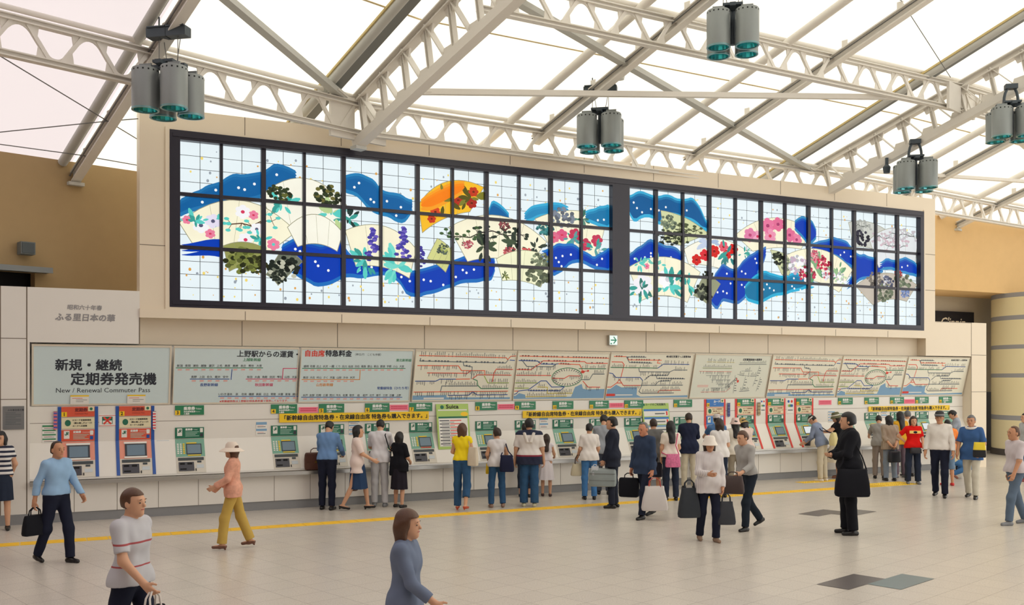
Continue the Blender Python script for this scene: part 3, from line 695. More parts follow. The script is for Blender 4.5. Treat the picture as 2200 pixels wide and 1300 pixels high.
def rail_map(x0, x1, label, data, m, title=None, faint=False):
    o, w, s0 = board(x0, x1, label, m, 'rail_map')
    X0, Y0, X1, Y1, lines, seas = data
    sx, sz = (w - .03) / (X1 - X0), (BL - .07) / (Y1 - Y0)
    q = lambda x, y: (.015 + min(max(x - X0, 0), X1 - X0) * sx, .035 + min(max(Y1 - y, 0), Y1 - Y0) * sz)
    P = lambda s: [q(*map(float, p.split(','))) for p in s.split()]
    for s in seas:
        g = G(); tri_flat(g, P(s), -.0206, 0); g.obj('sea_area', C_SEA, o)
    names = G(); rr = random.Random(11)
    byc = {}
    for L in lines:
        c, (body, kind) = L[0], L[1:].split('|')
        g = byc.setdefault(c, G())
        if body == 'RING':
            ring = [q(1710 + 165 * math.cos(i * .2094), 345 + 115 * math.sin(i * .2094)) for i in range(31)]
            g.line(ring, .016, -.0213)
            cx, cz = q(1710, 345)
            for p in ring:
                d = math.hypot(p[0] - cx, p[1] - cz)
                e = ((p[0] - cx) / d * .05, (p[1] - cz) / d * .05)
                names.line([(p[0] - e[0] * .4, p[1] - e[1] * .4), (p[0] - e[0] * 1.3, p[1] - e[1] * 1.3)], .014, -.0217)
            continue
        pts = P(body)
        g.line(pts, .008 if faint else .018, -.0213 - .00004 * len(byc))
        st = .042 if kind in 'ud' else .07
        for a, b in zip(pts[:-1], pts[1:]):
            l = math.hypot(b[0] - a[0], b[1] - a[1])
            if kind == 'n' or (l < .12 and kind in 'ud') or (abs(b[1] - a[1]) > abs(b[0] - a[0]) and kind != 'r'): continue
            k = int(l / st)
            for i in range(1, k + 1):
                if rr.random() < .2: continue
                f = i / (k + 1); x, z = a[0] + (b[0] - a[0]) * f, a[1] + (b[1] - a[1]) * f
                h = rr.choice((.04, .055, .075))
                if kind == 'u': names.rect(x - .0055, z + .016, x + .0055, z + .016 + h, -.0217)
                elif kind == 'd': names.rect(x - .0055, z - .016 - h, x + .0055, z - .016, -.0217)
                elif kind == 'r': names.rect(x + .014, z - .008, x + .014 + h, z + .008, -.0217)
                else: names.rect(x - .02, z + .01, x + .02, z + .024, -.0217)
                if kind in 'uds': names.rect(x - .012, z - .012, x + .012, z - .002, -.0217)
    for c, g in byc.items():
        g.obj('route_line_print', MC[c], o)
    names.obj('station_name_print', M_INK2 if faint else mat('ink_soft', (74, 80, 90), .6), o)
    if data is MAP_B:
        g = G(); a = q(1875, 278); g.disc(a[0], a[1], .05, .032, -.0223); a = q(1932, 265); g.disc(a[0], a[1], .022, .025, -.0223)
        g.line([q(1890, 272), q(1930, 266)], .014, -.0223); g.obj('you_are_here_mark', C_RED, o)
    if data is MAP_D:
        g = G(); a = q(1728, 458); g.disc(a[0], a[1], .02, .02, -.0223); a = q(1750, 492); g.disc(a[0], a[1], .03, .035, -.0223); g.obj('you_are_here_mark', C_RED, o)
        for k in range(2):
            G().rect(*q(1190, 560 + 20 * k), *q(1340, 550 + 20 * k), -.0215).obj('note_line', C_PALE, o)
    if data is MAP_C:
        a = q(30 + 34, 708); c = q(178, 672); G().rect(*a, *c, -.0215).obj('legend_box', C_RED, o)
        G().rect(*q(185, 700), *q(410, 684), -.0215).obj('legend_strip', C_WHT, o)
    if data is MAP_A:
        G().rect(*q(165, 605), *q(385, 585), -.0215).obj('legend_strip', C_WHT, o)
    if title:
        tx, tz = q(*title[1]); text(title[0], title[2], M_INK, o, tx, tz, -.0218, 'RIGHT', .025, name='title')
T3 = '●JR線近距離きっぷ運賃表●'
rail_map(893, 1110, 'rail map board with long orange lines and grey line, right of the express fares board', MAP_A, M_BOARD2)
rail_map(1112, 1310, 'rail map board with green ring line, standing under the exit arrow sign', MAP_B, M_BOARD2)
rail_map(1312, 1491, 'rail map board with blue bay and red triangle, left of the faint pale map', MAP_C, M_BOARD2, (T3, (1135, 135), .054))
rail_map(1494, 1657, 'pale map board with thin faint lines between the two sets of rail maps', MAP_D, M_BOARD3, ('近距離連絡線の運賃表', (2050, 168), .058), True)
rail_map(1660, 1809, 'rail map board with long orange lines, right of the faint pale map', MAP_A, M_BOARD2)
rail_map(1811, 1949, 'rail map board with green ring line, second board from the right end', MAP_B, M_BOARD2)
rail_map(1951, 2083, 'rail map board with blue bay and red triangle, rightmost of the boards', MAP_C, M_BOARD2, (T3, (1135, 135), .05))

# ================================================================ TICKET MACHINES
GRN_D, GRN_L, GRN_S = mat('machine_green', (30, 112, 84), .4), mat('keypad_green', (120, 172, 152), .4, noise=.06, nscale=3), mat('sign_green', (44, 128, 88), .4)
ORG_D, BLU_D, BLU_T = mat('machine_orange', (222, 92, 66), .4), mat('machine_blue', (44, 118, 196), .4), mat('stripe_blue', (38, 86, 168), .4)
RED_T, YEL = mat('stripe_red', (222, 54, 44), .4), mat('sign_yellow', (250, 206, 30), .5)
CRM, BODY, SLOT, TRAY = mat('info_cream', (232, 222, 186), .5), mat('machine_body', (214, 208, 196), .4), mat('slot_dark', (52, 62, 68), .4), mat('coin_tray', (66, 66, 74), .35, .3)
SCRN, BEZEL = mat('screen_grey_blue', (104, 128, 146), .15), mat('screen_bezel', (40, 46, 56), .4)
SCRN_L = mat('screen_lit', (226, 234, 236), .2, emit=.8)
PINKN, POST, SILV = mat('notice_pink', (250, 134, 156), .7), mat('poster_green', (176, 206, 112), .6), mat('plaque_silver', (150, 152, 154), .35, .6)
M_BLK = mat('print_black', (30, 28, 24), .6); M_GRNK = mat('print_green', (34, 110, 84), .6)
TL = math.hypot(.28, zs - zl)
SN = Vector((0, -(zs - zl), .28)) / TL
def slp(x, v, o=0.0):
    p = Vector((x, -.28 * v / TL, zs - (zs - zl) * v / TL)) + SN * o
    return tuple(p)
def srect(g, x0, v0, x1, v1, o, mi=0, th=None):
    """a plate lying on the sloping fascia, standing o proud of it"""
    top = [slp(x0, v1, o), slp(x1, v1, o), slp(x1, v0, o), slp(x0, v0, o)]
    bot = [slp(x0, v1, .001), slp(x1, v1, .001), slp(x1, v0, .001), slp(x0, v0, .001)]
    g.poly(top, mi)
    for i in range(4):
        j = (i + 1) % 4
        g.poly([bot[i], bot[j], top[j], top[i]], mi)
    return g
M_WTXT = mat('print_white', (240, 244, 240), .6)
def machine(n, x0, x1, kind, label, stripe=None, lit=False):
    t0 = -.28
    a, b = S(x0, t0), S(x1, t0)
    w = b - a; h = w / 2
    o = thing('ticket_machine', label, 'ticket machine', W((a + b) / 2, t0, .0), WR, 'ticket machines along the wall')
    o.location.z = zl
    def P(g, name, m, sm=False):
        return link_z(g, name, m, o)
    main = {'g': GRN_D, 'o': ORG_D, 'b': BLU_D}[kind]; sign = {'g': GRN_S, 'o': ORG_D, 'b': BLU_D}[kind]
    key = {'g': GRN_L, 'o': mat('keypad_salmon', (232, 150, 128), .4, noise=.06, nscale=3), 'b': mat('keypad_blue', (120, 160, 200), .4)}[kind]
    ih = h
    hs = P(G().box(-ih, -.02, 1.768, ih, .0, 1.938), 'header_sign', sign)
    tw = M_WTXT if kind != 'o' else mat('print_maroon', (120, 40, 40), .6)
    ttl = {'g': '乗車券', 'o': '定期券', 'b': 'カード'}[kind]
    eng = {'g': 'Ticket', 'o': 'Commuter Pass', 'b': 'Card'}[kind]
    tx(ttl, .066, tw, hs, -ih * .42 if kind == 'g' else -ih * .2, 1.86, -.0225, bold=.04)
    if kind == 'g':
        tx(eng, .04, tw, hs, ih * .42, 1.865, -.0225, bold=.01)
        tx('自由席特急券', .034, tw, hs, -ih * .42, 1.815, -.0225, bold=.03); tx('Express', .024, tw, hs, ih * .42, 1.818, -.0225)
        if n in (3, 4, 5, 17, 20, 21, 22): tx('入場券', .034, tw, hs, -ih * .42, 1.775, -.0225, bold=.03)
    else:
        tx(eng, .032, tw, hs, -ih * .2, 1.808, -.0225)
    pl = P(G().box(-ih, -.024, 1.768, -ih + .085, -.0205, 1.85), 'number_plate', YEL)
    tx(str(n), .085 if n < 10 else .068, M_BLK, pl, -ih + .0425, 1.782, -.0265, 'CENTER', .02)
    up = P(G().box(-ih, -.015, 1.345, ih, 0, 1.54), 'upper_panel', main)
    tx(ttl, .042, M_WTXT, up, -ih * .3, 1.488, -.0175, bold=.04); tx(eng, .028, M_WTXT, up, ih * .26, 1.49, -.0175)
    g = G()
    for k in range(4):
        g.rect(-ih * .3, 1.455 - k * .025, -ih * .3 + ih * (.95 - .12 * (k % 3)), 1.465 - k * .025, -.0165)
    P(g, 'instruction_lines', mat('print_pale_green', (170, 206, 190), .6))
    P(G().rect(-ih * .86, 1.39, -ih * .52, 1.525, -.0165), 'logo_card', C_WHT)
    g = G()
    g.line([(-ih * .78, 1.47), (-ih * .78, 1.455), (-ih * .7, 1.455), (-ih * .7, 1.5)], .012, -.0175); g.line([(-ih * .66, 1.46), (-ih * .66, 1.5), (-ih * .58, 1.5), (-ih * .58, 1.482), (-ih * .66, 1.48), (-ih * .58, 1.457)], .01, -.0175)
    P(g, 'operator_mark', M_GRNK)
    P(G().rect(ih * .72, 1.45, ih * .92, 1.525, -.0165), 'icon_card', C_WHT); P(G().rect(ih * .72, 1.37, ih * .92, 1.43, -.0165), 'icon_card', BLU_T if kind != 'g' else TRAY)
    if kind == 'o' or stripe is RED_T:
        inf = P(G().box(-ih, -.016, 1.562, ih, 0, 1.752), 'info_panel', CRM)
        P(G().disc(-ih * .62, 1.66, .048, .055, -.018), 'card_emblem', M_GRNK)
        mm = M_BLK if kind == 'o' else mat('print_brown', (140, 70, 50), .6)
        for k, s in enumerate(('ICカード定期券発売', '（積み増しチャージ）', 'カードへの変更')):
            tx(s, .033, mm, inf, -ih * .34, 1.695 - k * .05, -.018, bold=.03)
        P(G().box(ih * .6, -.03, 1.86, ih * .98, -.021, 1.938), 'corner_card', CRM)
        P(G().disc(ih * .79, 1.9, .025, .025, -.031), 'card_emblem', M_GRNK)
        if stripe is RED_T:
            g = G(); g.line([(-ih + .01, 1.57), (ih - .01, 1.57), (ih - .01, 1.745), (-ih + .01, 1.745), (-ih + .01, 1.57)], .008, -.018); P(g, 'red_border', C_RED)
    # sloping front
    P(srect(G(), -ih, .0, ih, .345, .006), 'key_panel', key)
    P(srect(G(), -ih, .345, ih, TL, .008), 'lower_body', BODY)
    if kind == 'o':
        P(srect(G(), -ih * .72, .03, ih * .72, .065, .02), 'shade_strip', C_WHT)
        P(srect(G(), -ih * .66, .07, ih * .7, .30, .02), 'screen_bezel', BEZEL); P(srect(G(), -ih * .54, .09, ih * .58, .29, .0215), 'screen', SCRN)
        P(srect(G(), -ih * .72, .305, ih * .72, .335, .022), 'shelf_strip', C_WHT)
    else:
        P(srect(G(), -ih * .28, .10, ih * .78, .30, .014), 'screen_bezel', BEZEL); P(srect(G(), -ih * .22, .115, ih * .72, .285, .0155), 'screen', SCRN_L if lit else SCRN)
        for k in range(3):
            g = G()
            for j in range(6):
                srect(g, -ih * (.9 - .2 * k), .09 + j * .035, -ih * (.78 - .2 * k), .112 + j * .035, .012)
            P(g, 'key_column', C_WHT if k < 2 else YEL)
        P(srect(G(), -ih * .25, .075, ih * .45, .093, .0165), 'notice_strip', YEL)
        P(srect(G(), -ih * .2, .312, ih * .7, .328, .0165), 'notice_strip', C_RED if n in (7, 8, 9, 19) else YEL)
    P(srect(G(), -ih * .88, .365, ih * .88, .415, .02), 'note_slot', SLOT)
    P(srect(G(), -ih * .86, .45, ih * .18, .615, .022), 'coin_tray', TRAY)
    g = G()
    for k in range(2):
        srect(g, -ih * .78 + k * ih * .5, .465, -ih * .45 + k * ih * .5, .5, .024)
    srect(g, -ih * .78, .57, -ih * .35, .595, .024)
    P(g, 'coin_mouth', M_OPENING)
    P(srect(G(), ih * .42, .43, ih * .7, .462, .018), 'ticket_mouth', SLOT)
    P(srect(G(), ih * .36, .5, ih * .84, .565, .012), 'note_card', mat('pale_blue_card', (200, 208, 214), .6))
    P(srect(G(), ih * .27, .575, ih * .33, .62, .02), 'return_lever', M_BLK)
    if stripe is not None:
        sw = .052
        for sx in (-1, 1):
            g = G(); e = sx * (ih + .006 + sw / 2)
            g.box(e - sw / 2, -.012, 1.33, e + sw / 2, 0, 1.94); srect(g, e - sw / 2, -.004, e + sw / 2, TL, .012)
            P(g, 'side_stripe', stripe)
    return o
def link_z(g, name, m, o):
    g.v = [(v[0], v[1], v[2] - zl) for v in g.v]
    return g.obj(name, m, o)
def tx(s, size, m, par, x, z, y, align='LEFT', bold=.0):
    return text(s, size, m, par, x, z - zl, y, align, bold)
machine(1, 132, 203, 'o', 'orange commuter pass machine under number 1, partly behind the man in pale blue', BLU_T)
machine(2, 256, 324, 'o', 'orange commuter pass machine with blue side stripes under number 2', BLU_T)
for n, a, b, l in ((3, 376, 438, 'green ticket machine under number 3, right of the orange machines'), (4, 582, 638, 'green ticket machine under number 4, left of the brown briefcase'), (5, 685, 739, 'green ticket machine under number 5, behind the man in the blue shirt'), (6, 784, 836, 'green ticket machine under number 6, behind the man with the black shoulder bag'), (7, 879, 928, 'green ticket machine under number 7, left of the green card poster'), (8, 1021, 1067, 'green ticket machine under number 8, behind the woman in the white tee'), (9, 1106, 1150, 'green ticket machine under number 9, behind the man in white and navy hooded top'), (10, 1187, 1231, 'green ticket machine under number 10, free, left of the white polo shirt'), (11, 1266, 1307, 'green ticket machine under number 11, behind the grey shirted man'), (12, 1341, 1381, 'green ticket machine under number 12, left of the striped green poster'), (13, 1447, 1486, 'green ticket machine under number 13, behind the navy blazer')):
    machine(n, a, b, 'g', l, lit=n in ())
machine(14, 1517, 1554, 'b', 'blue card machine with red side stripes under number 14', RED_T)
machine(15, 1583, 1619, 'g', 'green ticket machine with red stripes under number 15, behind the straw hat', RED_T)
machine(16, 1649, 1683, 'g', 'green ticket machine with red stripes under number 16, nobody in front', RED_T)
machine(17, 1710, 1743, 'g', 'green ticket machine with red stripes under number 17, used by the person in a visor', RED_T, lit=True)
for n, a, b, l, lit in ((18, 1800, 1831, 'green ticket machine under number 18, behind the tall man in black', False), (19, 1857, 1887, 'green ticket machine under number 19, with a lit screen, left of beige jacket', True), (20, 1912, 1941, 'green ticket machine under number 20, behind the mustard top', True), (21, 1966, 1994, 'green ticket machine under number 21, behind the woman in red', True), (22, 2017, 2044, 'green ticket machine under number 22, last at the right end', False)):
    machine(n, a, b, 'g', l, lit=lit)

# ---- notices, posters and banners on the fascia (vertical zone t=-.28)
def vpos(px, py, t=-.28): return S(px, t), ZW(px, py, t)
def notice(x0, y0, x1, y1, name, label, cat, m, t=-.28, th=.006, group=None):
    a, zt = vpos(x0, (y0), t); b, _ = vpos(x1, y0, t)
    zb = ZW(x0, y1, t)
    o = thing(name, label, cat, W(a, t, zb), WR, group)
    G().box(0, -th, 0, b - a, -.0005, zt - zb).obj('sheet', m, o)
    return o, b - a, zt - zb
BTXT = '「新幹線自由席特急券・在来線自由席 特急券も購入できます。」'
for x0, y0, x1, y1, l in ((600, 889, 921, 906, 'yellow banner with black characters under signs 4 to 7, nearest to camera'), (1123, 883, 1378, 896.5, 'yellow banner with black characters under signs 9 to 12, middle one'), (1866, 873.5, 2040, 882.5, 'yellow banner with black characters under signs 19 to 22, rightmost one')):
    o, w, h = notice(x0, y0, x1, y1 + 2, 'text_banner', l, 'banner', YEL, t=-.255, group='yellow banners over the machines')
    sz = w / 29.3
    text(BTXT, round(sz, 4), M_BLK, o, w * .01, h / 2 - sz * .36, -.008, bold=.03)
for i, (x0, y0, x1, y1, l) in enumerate(((642, 875, 683, 887, 'pink paper notice above the brown briefcase, nearest of the pink ones'), (837, 870, 877, 882, 'pink paper notice above the right half of the first yellow banner'), (1069, 868.5, 1105, 880, 'pink paper notice above the white tee, just left of second yellow banner'), (1309, 866, 1340, 876, 'pink paper notice above the dark suit with the duffel bag'), (1759, 860, 1786, 870, 'pink paper notice alone on the wall above the visor person'), (1942, 858, 1965, 867.5, 'pink paper notice over the red tee, above the last yellow banner'))):
    o, w, h = notice(x0, y0, x1, y1, 'pink_notice', l, 'notice', PINKN, th=.008, group='pink notices over the machines')
    g = G()
    for k in range(2):
        x = .03
        while x < w - .05:
            g.rect(x, h * .62 - k * h * .34, x + .018, h * .62 + h * .2 - k * h * .34, -.009); x += .026
    g.obj('print', mat('print_crimson', (206, 40, 80), .6), o)
for i, (x0, y0, x1, y1, l, top) in enumerate(((91, 914, 120, 952, 'green and white fare list by machine 1', C_GRN), (336, 947, 363, 973, 'white notice with blue bars between machines 2 and 3', C_SEA), (550, 907, 573, 936, 'white notice with blue bars left of machine 4', C_SEA), (749.5, 904, 772, 940, 'blue and white fare list on the wall above the pale pink walker', C_SEA), (1159, 898, 1177, 921, 'blue and white fare list just right of the hooded top, under the yellow banner', C_SEA), (1779, 884, 1793, 908, 'blue and white fare list between the visor person and the olive hat', C_SEA), (1893, 883, 1905, 899, 'blue and white fare list above the beige jacket', C_SEA))):
    o, w, h = notice(x0, y0, x1, y1, 'fare_notice', l, 'notice', C_WHT, th=.008, group='white fare notices between the machines')
    g = G()
    k = 4 if top is C_GRN or h > .27 else 2
    for j in range(k):
        z1 = h - j * h / k
        g.rect(0, z1 - h / k * (.32 if j else .4), w, z1, -.009, 0)
        g.rect(w * .12, z1 - h / k * .75, w * .88, z1 - h / k * .66, -.009, 1); g.rect(w * .12, z1 - h / k * .58, w * .7, z1 - h / k * .5, -.009, 2)
    g.obj('print', (top, M_INK2, C_PALE), o)
o, w, h = notice(214, 950, 243, 980, 'paper_sheet', 'plain beige paper sheet between the two orange machines', 'notice', mat('beige_paper', (222, 208, 182), .8), t=-.2)
o.rotation_euler = (-math.atan(.28 / .585), 0, TH); o.location = W(S(229, -.22) - .11, -.245, 1.08)
o, w, h = notice(213, 891, 248, 917, 'crossed_out_notice', 'white notice with a card picture crossed out in red', 'notice', C_WHT, th=.008)
G().rect(w * .18, h * .22, w * .82, h * .82, -.009).obj('card_picture', M_GRNK, o); G().rect(w * .22, h * .25, w * .78, h * .5, -.0095).obj('card_lower', C_WHT, o)
g = G(); g.line([(w * .3, h * .25), (w * .7, h * .75)], .03, -.0105); g.line([(w * .3, h * .75), (w * .7, h * .25)], .03, -.0105); g.line([(0, h * .92), (w, h * .92)], .008, -.0105); g.line([(0, h * .08), (w, h * .08)], .008, -.0105); g.obj('red_cross', C_RED, o)
for x0, y0, x1, y1, l in ((151, 851, 191, 871, 'small white paper slip hanging over the left orange machine'), (273, 850, 312, 870, 'small white paper slip hanging over the right one of the orange machines')):
    a, b, = S(x0, -.27), S(x1, -.27)
    o = thing('paper_slip', l, 'notice', W(a, -.262, 1.985), (BETA, 0, TH))
    w = b - a
    G().box(0, -.006, 0, w, -.001, .16).obj('sheet', C_WHT, o)
    g = G(); g.rect(.0, .135, w, .16, -.007, 0); g.rect(w * .1, .1, w * .65, .108, -.007, 1); g.rect(w * .3, .07, w * .9, .077, -.007, 2); g.rect(w * .3, .04, w * .7, .047, -.007, 2); g.obj('print', (YEL, C_RED, M_INK2), o)
# card posters
o, w, h = notice(942, 868, 1012, 966, 'card_poster', 'tall green poster lettered for a transit card, right of machine 7', 'poster', POST, th=.01)
# the poster hangs in front of the fascia's slope
o.location = W(S(942, -.12), -.12, ZW(942, 966, -.12)); o.rotation_euler = (-.16, 0, TH)
w = S(1011, -.2) - S(942, -.2); h = (ZW(942, 868, -.25) - ZW(942, 966, -.1)) * 1.01
o.children[0].data.transform(Matrix.Diagonal((w / max(v.co.x for v in o.children[0].data.vertices), 1, h / max(v.co.z for v in o.children[0].data.vertices), 1)))
text('Suica', .11, M_BLK, o, w * .3, h * .9, -.0125, bold=.03, sx=1.25); G().disc(w * .18, h * .93, .04, .04, -.0125).obj('leaf_mark', M_GRNK, o)
G().rect(w * .05, h * .85, w * .95, h * .875, -.0125).obj('white_band', C_WHT, o)
G().disc(w * .86, h * .77, w * .12, h * .05, -.0125).obj('yellow_badge', YEL, o)
G().rect(w * .05, h * .68, w * .95, h * .72, -.0125).obj('green_band', M_GRNK, o)
G().rect(w * .05, h * .06, w * .95, h * .68, -.0122).obj('text_field', C_WHT, o)
g = G(); rr = random.Random(4)
for k in range(8):
    z = h * (.62 - k * .073); g.rect(w * .08, z, w * .38, z + .018, -.0128, 0); g.rect(w * .4, z, w * rr.uniform(.7, .92), z + .018, -.0128, 1); g.rect(w * .14, z - .03, w * rr.uniform(.5, .8), z - .02, -.0128, 2)
g.obj('print', (M_INK, C_RED, M_INK2), o)
o, w, h = notice(1386, 862, 1443, 905, 'guide_poster', 'green poster with blue headed white boxes, right of machine 12', 'poster', POST, th=.01)
zb = ZW(1386, 950, -.12) - ZW(1386, 905, -.28)
o.location = W(S(1386, -.15), -.15, ZW(1386, 950, -.15)); o.rotation_euler = (-.16, 0, TH)
w2 = S(1443, -.2) - S(1386, -.2); h2 = ZW(1386, 862, -.28) - ZW(1386, 950, -.15)
o.children[0].data.transform(Matrix.Diagonal((w2 / w, 1, h2 / h, 1))); w, h = w2, h2
text('カードのご利用案内', .062, M_INK, o, w * .12, h * .9, -.0125, bold=.02); G().disc(w * .07, h * .92, .025, .03, -.0125).obj('leaf_mark', M_GRNK, o)
for k in range(4):
    z = h * (.63 - k * .2)
    p = G().rect(w * .04, z, w * .96, z + h * .18, -.0122).obj('text_box', C_WHT, o); G().rect(w * .04, z + h * .13, w * .96, z + h * .18, -.0126).obj('box_header', BLU_D if k < 2 else C_SEA, p)
    g = G(); g.rect(w * .45, z + h * .05, w * .82, z + h * .08, -.0128, 0); g.rect(w * .87, z + h * .02, w * .93, z + h * .12, -.0128, 1); g.obj('print', (M_INK2, C_RED), p)
# small hanging things between the machines
M_FR = stripes('fringe_cloth', (230, 120, 130), (90, 90, 170), .06, 'Z', .5)
for x, y0, y1, wd, l, m in ((119, 884, 924, .055, 'narrow hanging pennant at the left of machine 1', M_FR), (331, 884, 924, .05, 'red and white hanging pennant at the right of machine 2', stripes('pennant_cloth', (236, 232, 228), (222, 70, 80), .05, 'Z', .5)), (1564, 866, 896, .075, 'blue patterned hanging banner right of machine 14', stripes('blue_banner_cloth', (96, 104, 150), (70, 78, 126), .07, 'Z', .5)), (1629, 865, 893, .085, 'beige hanging banner with dark figures right of machine 15', stripes('beige_banner_cloth', (176, 160, 128), (140, 124, 98), .08, 'Z', .6))):
    s, zt = vpos(x, y0); zb = ZW(x, y1, -.28)
    o = thing('hanging_pennant', l, 'pennant', W(s, -.25, zb), WR)
    hh = zt - zb
    g = G()
    ring = [(-.5, .06), (0, 0), (.5, .06), (.5, 1), (-.5, 1)]
    fr = [(p[0] * wd, -.006, p[1] * hh) for p in ring]; bk = [(p[0] * wd, .002, p[1] * hh) for p in ring]
    g.poly(fr); g.poly(bk[::-1])
    for i in range(5): g.poly([fr[i], bk[i], bk[(i + 1) % 5], fr[(i + 1) % 5]])
    g.obj('cloth', m, o)
    G().tube([(-wd * .6, -.002, hh), (wd * .6, -.002, hh)], .006).obj('rod', M_GREY, o)
for x0, x1, l in ((1633.5, 1644, 'white poster with coloured rings partly behind the beige hanging banner'), (1690, 1705, 'white poster with coloured rings, uncovered, left of the visor person machine')):
    o, w, h = notice(x0, 858, x1, 888.5, 'ring_poster', l, 'poster', C_WHT, th=.007)
    g = G()
    for k, (fx, fz, mi) in enumerate(((.25, .85, 0), (.7, .85, 1), (.3, .55, 2), (.5, .55, 3), (.72, .55, 0))):
        g.disc(w * fx, h * fz, w * .16, w * .16, -.008 - k * .0002, mi)
    g.rect(w * .15, h * .2, w * .85, h * .27, -.008, 4); g.obj('print', (C_BLU, C_RED, C_YG, C_GRN, M_INK2), o)
# plaque, carved title, exit sign
o, w, h = notice(6, 873, 52, 923, 'wall_plaque', 'grey metal plaque with small text on the left pier', 'plaque', SILV, t=0.0, th=.02)
text('ふる里日本の華', .035, M_INK, o, w * .22, h * .8, -.0225, bold=.01); g = G()
for k in range(8): g.rect(w * .12, h * (.7 - k * .07), w * (.85 if k % 3 else .6), h * (.7 - k * .07) + .008, -.0215)
g.obj('print', M_INK2, o)
o = thing('carved_title', 'grey raised characters naming the mural on the white panel left of it', 'lettering', W(S(118), .0, ZW(118, 687)), WR)
M_CARVE = mat('raised_grey_letters', (150, 148, 150), .5)
x2 = S(247) - S(118)
text('昭和六十年春', round((S(219) - S(144)) / 6, 4), M_CARVE, o, S(144) - S(118), ZW(144, 664) - ZW(118, 687), -.004, bold=.02, shear=.1)
text('ふる里日本の華', round(x2 / 7, 4), M_CARVE, o, 0, .0, -.004, bold=.03, shear=.1)
zc = ZW(1318, 742, -.2)
o = thing('exit_sign', 'small lit white sign with green right arrow above the rail maps', 'sign', W(S(1309, -.2), -.28, zc), WR)
w, h = S(1327, -.2) - S(1309, -.2), ZW(1318, 720, -.2) - zc
G().box(0, -.08, 0, w, 0, h).obj('housing', mat('sign_housing', (196, 196, 188), .5), o)
G().box(.012, -.086, .012, w - .012, -.081, h - .012).obj('light_panel', mat('exit_white', (240, 252, 244), .4, emit=.9), o)
g = G(); g.line([(w * .2, h * .5), (w * .78, h * .5)], .028, -.088); g.line([(w * .52, h * .8), (w * .8, h * .5), (w * .52, h * .2)], .026, -.0885); g.rect(w * .12, h * .1, w * .3, h * .22, -.088); g.obj('green_arrow', mat('exit_green', (30, 150, 110), .4, emit=.6), o)
# yellow tactile strip on the floor, one paver after the other
M_TAC = mat('tactile_yellow', (246, 204, 60), .5, noise=.05)
def tpt(px, py):
    v = floor(px, py) - Q0
    return v.dot(WD), v.dot(WN)
s_a, t_a = tpt(-40, 1184); s_b, t_b = tpt(1650, 1063)
tm = tpt(850, 1114)[1]
s, k = tpt(-60, 1183)[0], 0
s_end = tpt(1880, 1045)[0]
while s < s_end and k < 90:
    g = G().box(0, -.15, 0, .292, .15, .004)
    for j in range(4): g.box(.01, -.12 + j * .07, .004, .282, -.09 + j * .07, .009)
    o = g.obj('tactile_paver', M_TAC, loc=W(s, tm, .0005), rot=WR)
    tag(o, 'yellow ridged floor paver in the long guide strip across the hall', 'floor tile', 'pavers of the yellow guide strip')
    s += .3; k += 1
# warning field where the strip turns to the machines
for (px, py), n, dirv in (((1905, 1043), 5, (0, 1)), ((1800, 1036), 7, (1, 0))):
    a, b = tpt(px, py)
    for i in range(n if dirv[0] else 6):
        for j in range(1 if dirv[0] else 2):
            g = G().box(0, -.15, 0, .292, .15, .004)
            for u in range(5):
                for v in range(5): g.lathe([(.018, .004), (.012, .009)], (.03 + u * .058, -.116 + v * .058, 0), 6, cap1=True)
            o = g.obj('tactile_paver', M_TAC, loc=W(a + (i - 3) * .3, b + (j - 1) * .3, .0005), rot=WR)
            tag(o, 'yellow dotted floor paver near the right hand ticket machines', 'floor tile', 'dotted pavers by the right machines')
# ================================================================ ROOF STEEL
M_PAINT = mat('painted_steel', (232, 227, 218), .5, noise=.03, nscale=5); M_PAINT2 = mat('painted_steel_grey', (196, 196, 190), .5, noise=.03, nscale=5)
M_GASK = mat('gasket_brown', (120, 108, 90), .8); M_CABLE = mat('cable_grey', (110, 110, 108), .5)
def V3(p, z): return Vector((p[0], p[1], z))
NODES = {'l': (-8.5, 12.5), 'a': (-5.7, 15.4), 'm': (-2.9, 18.3), 'b': (.66, 20.3), 'c': (4.21, 22.3), 'n': (7.77, 24.3), 'd': (11.1, 26.55), 'e': (14.4, 28.8), 'f': (17.7, 31.05), 'h': (21.0, 33.3)}
NODES = {k: Vector((*v, 0)) for k, v in NODES.items()}
ZTOP, HG = 7.6, .53
def roofz(k): return 7.56 + .393 * k
KG = 3.43

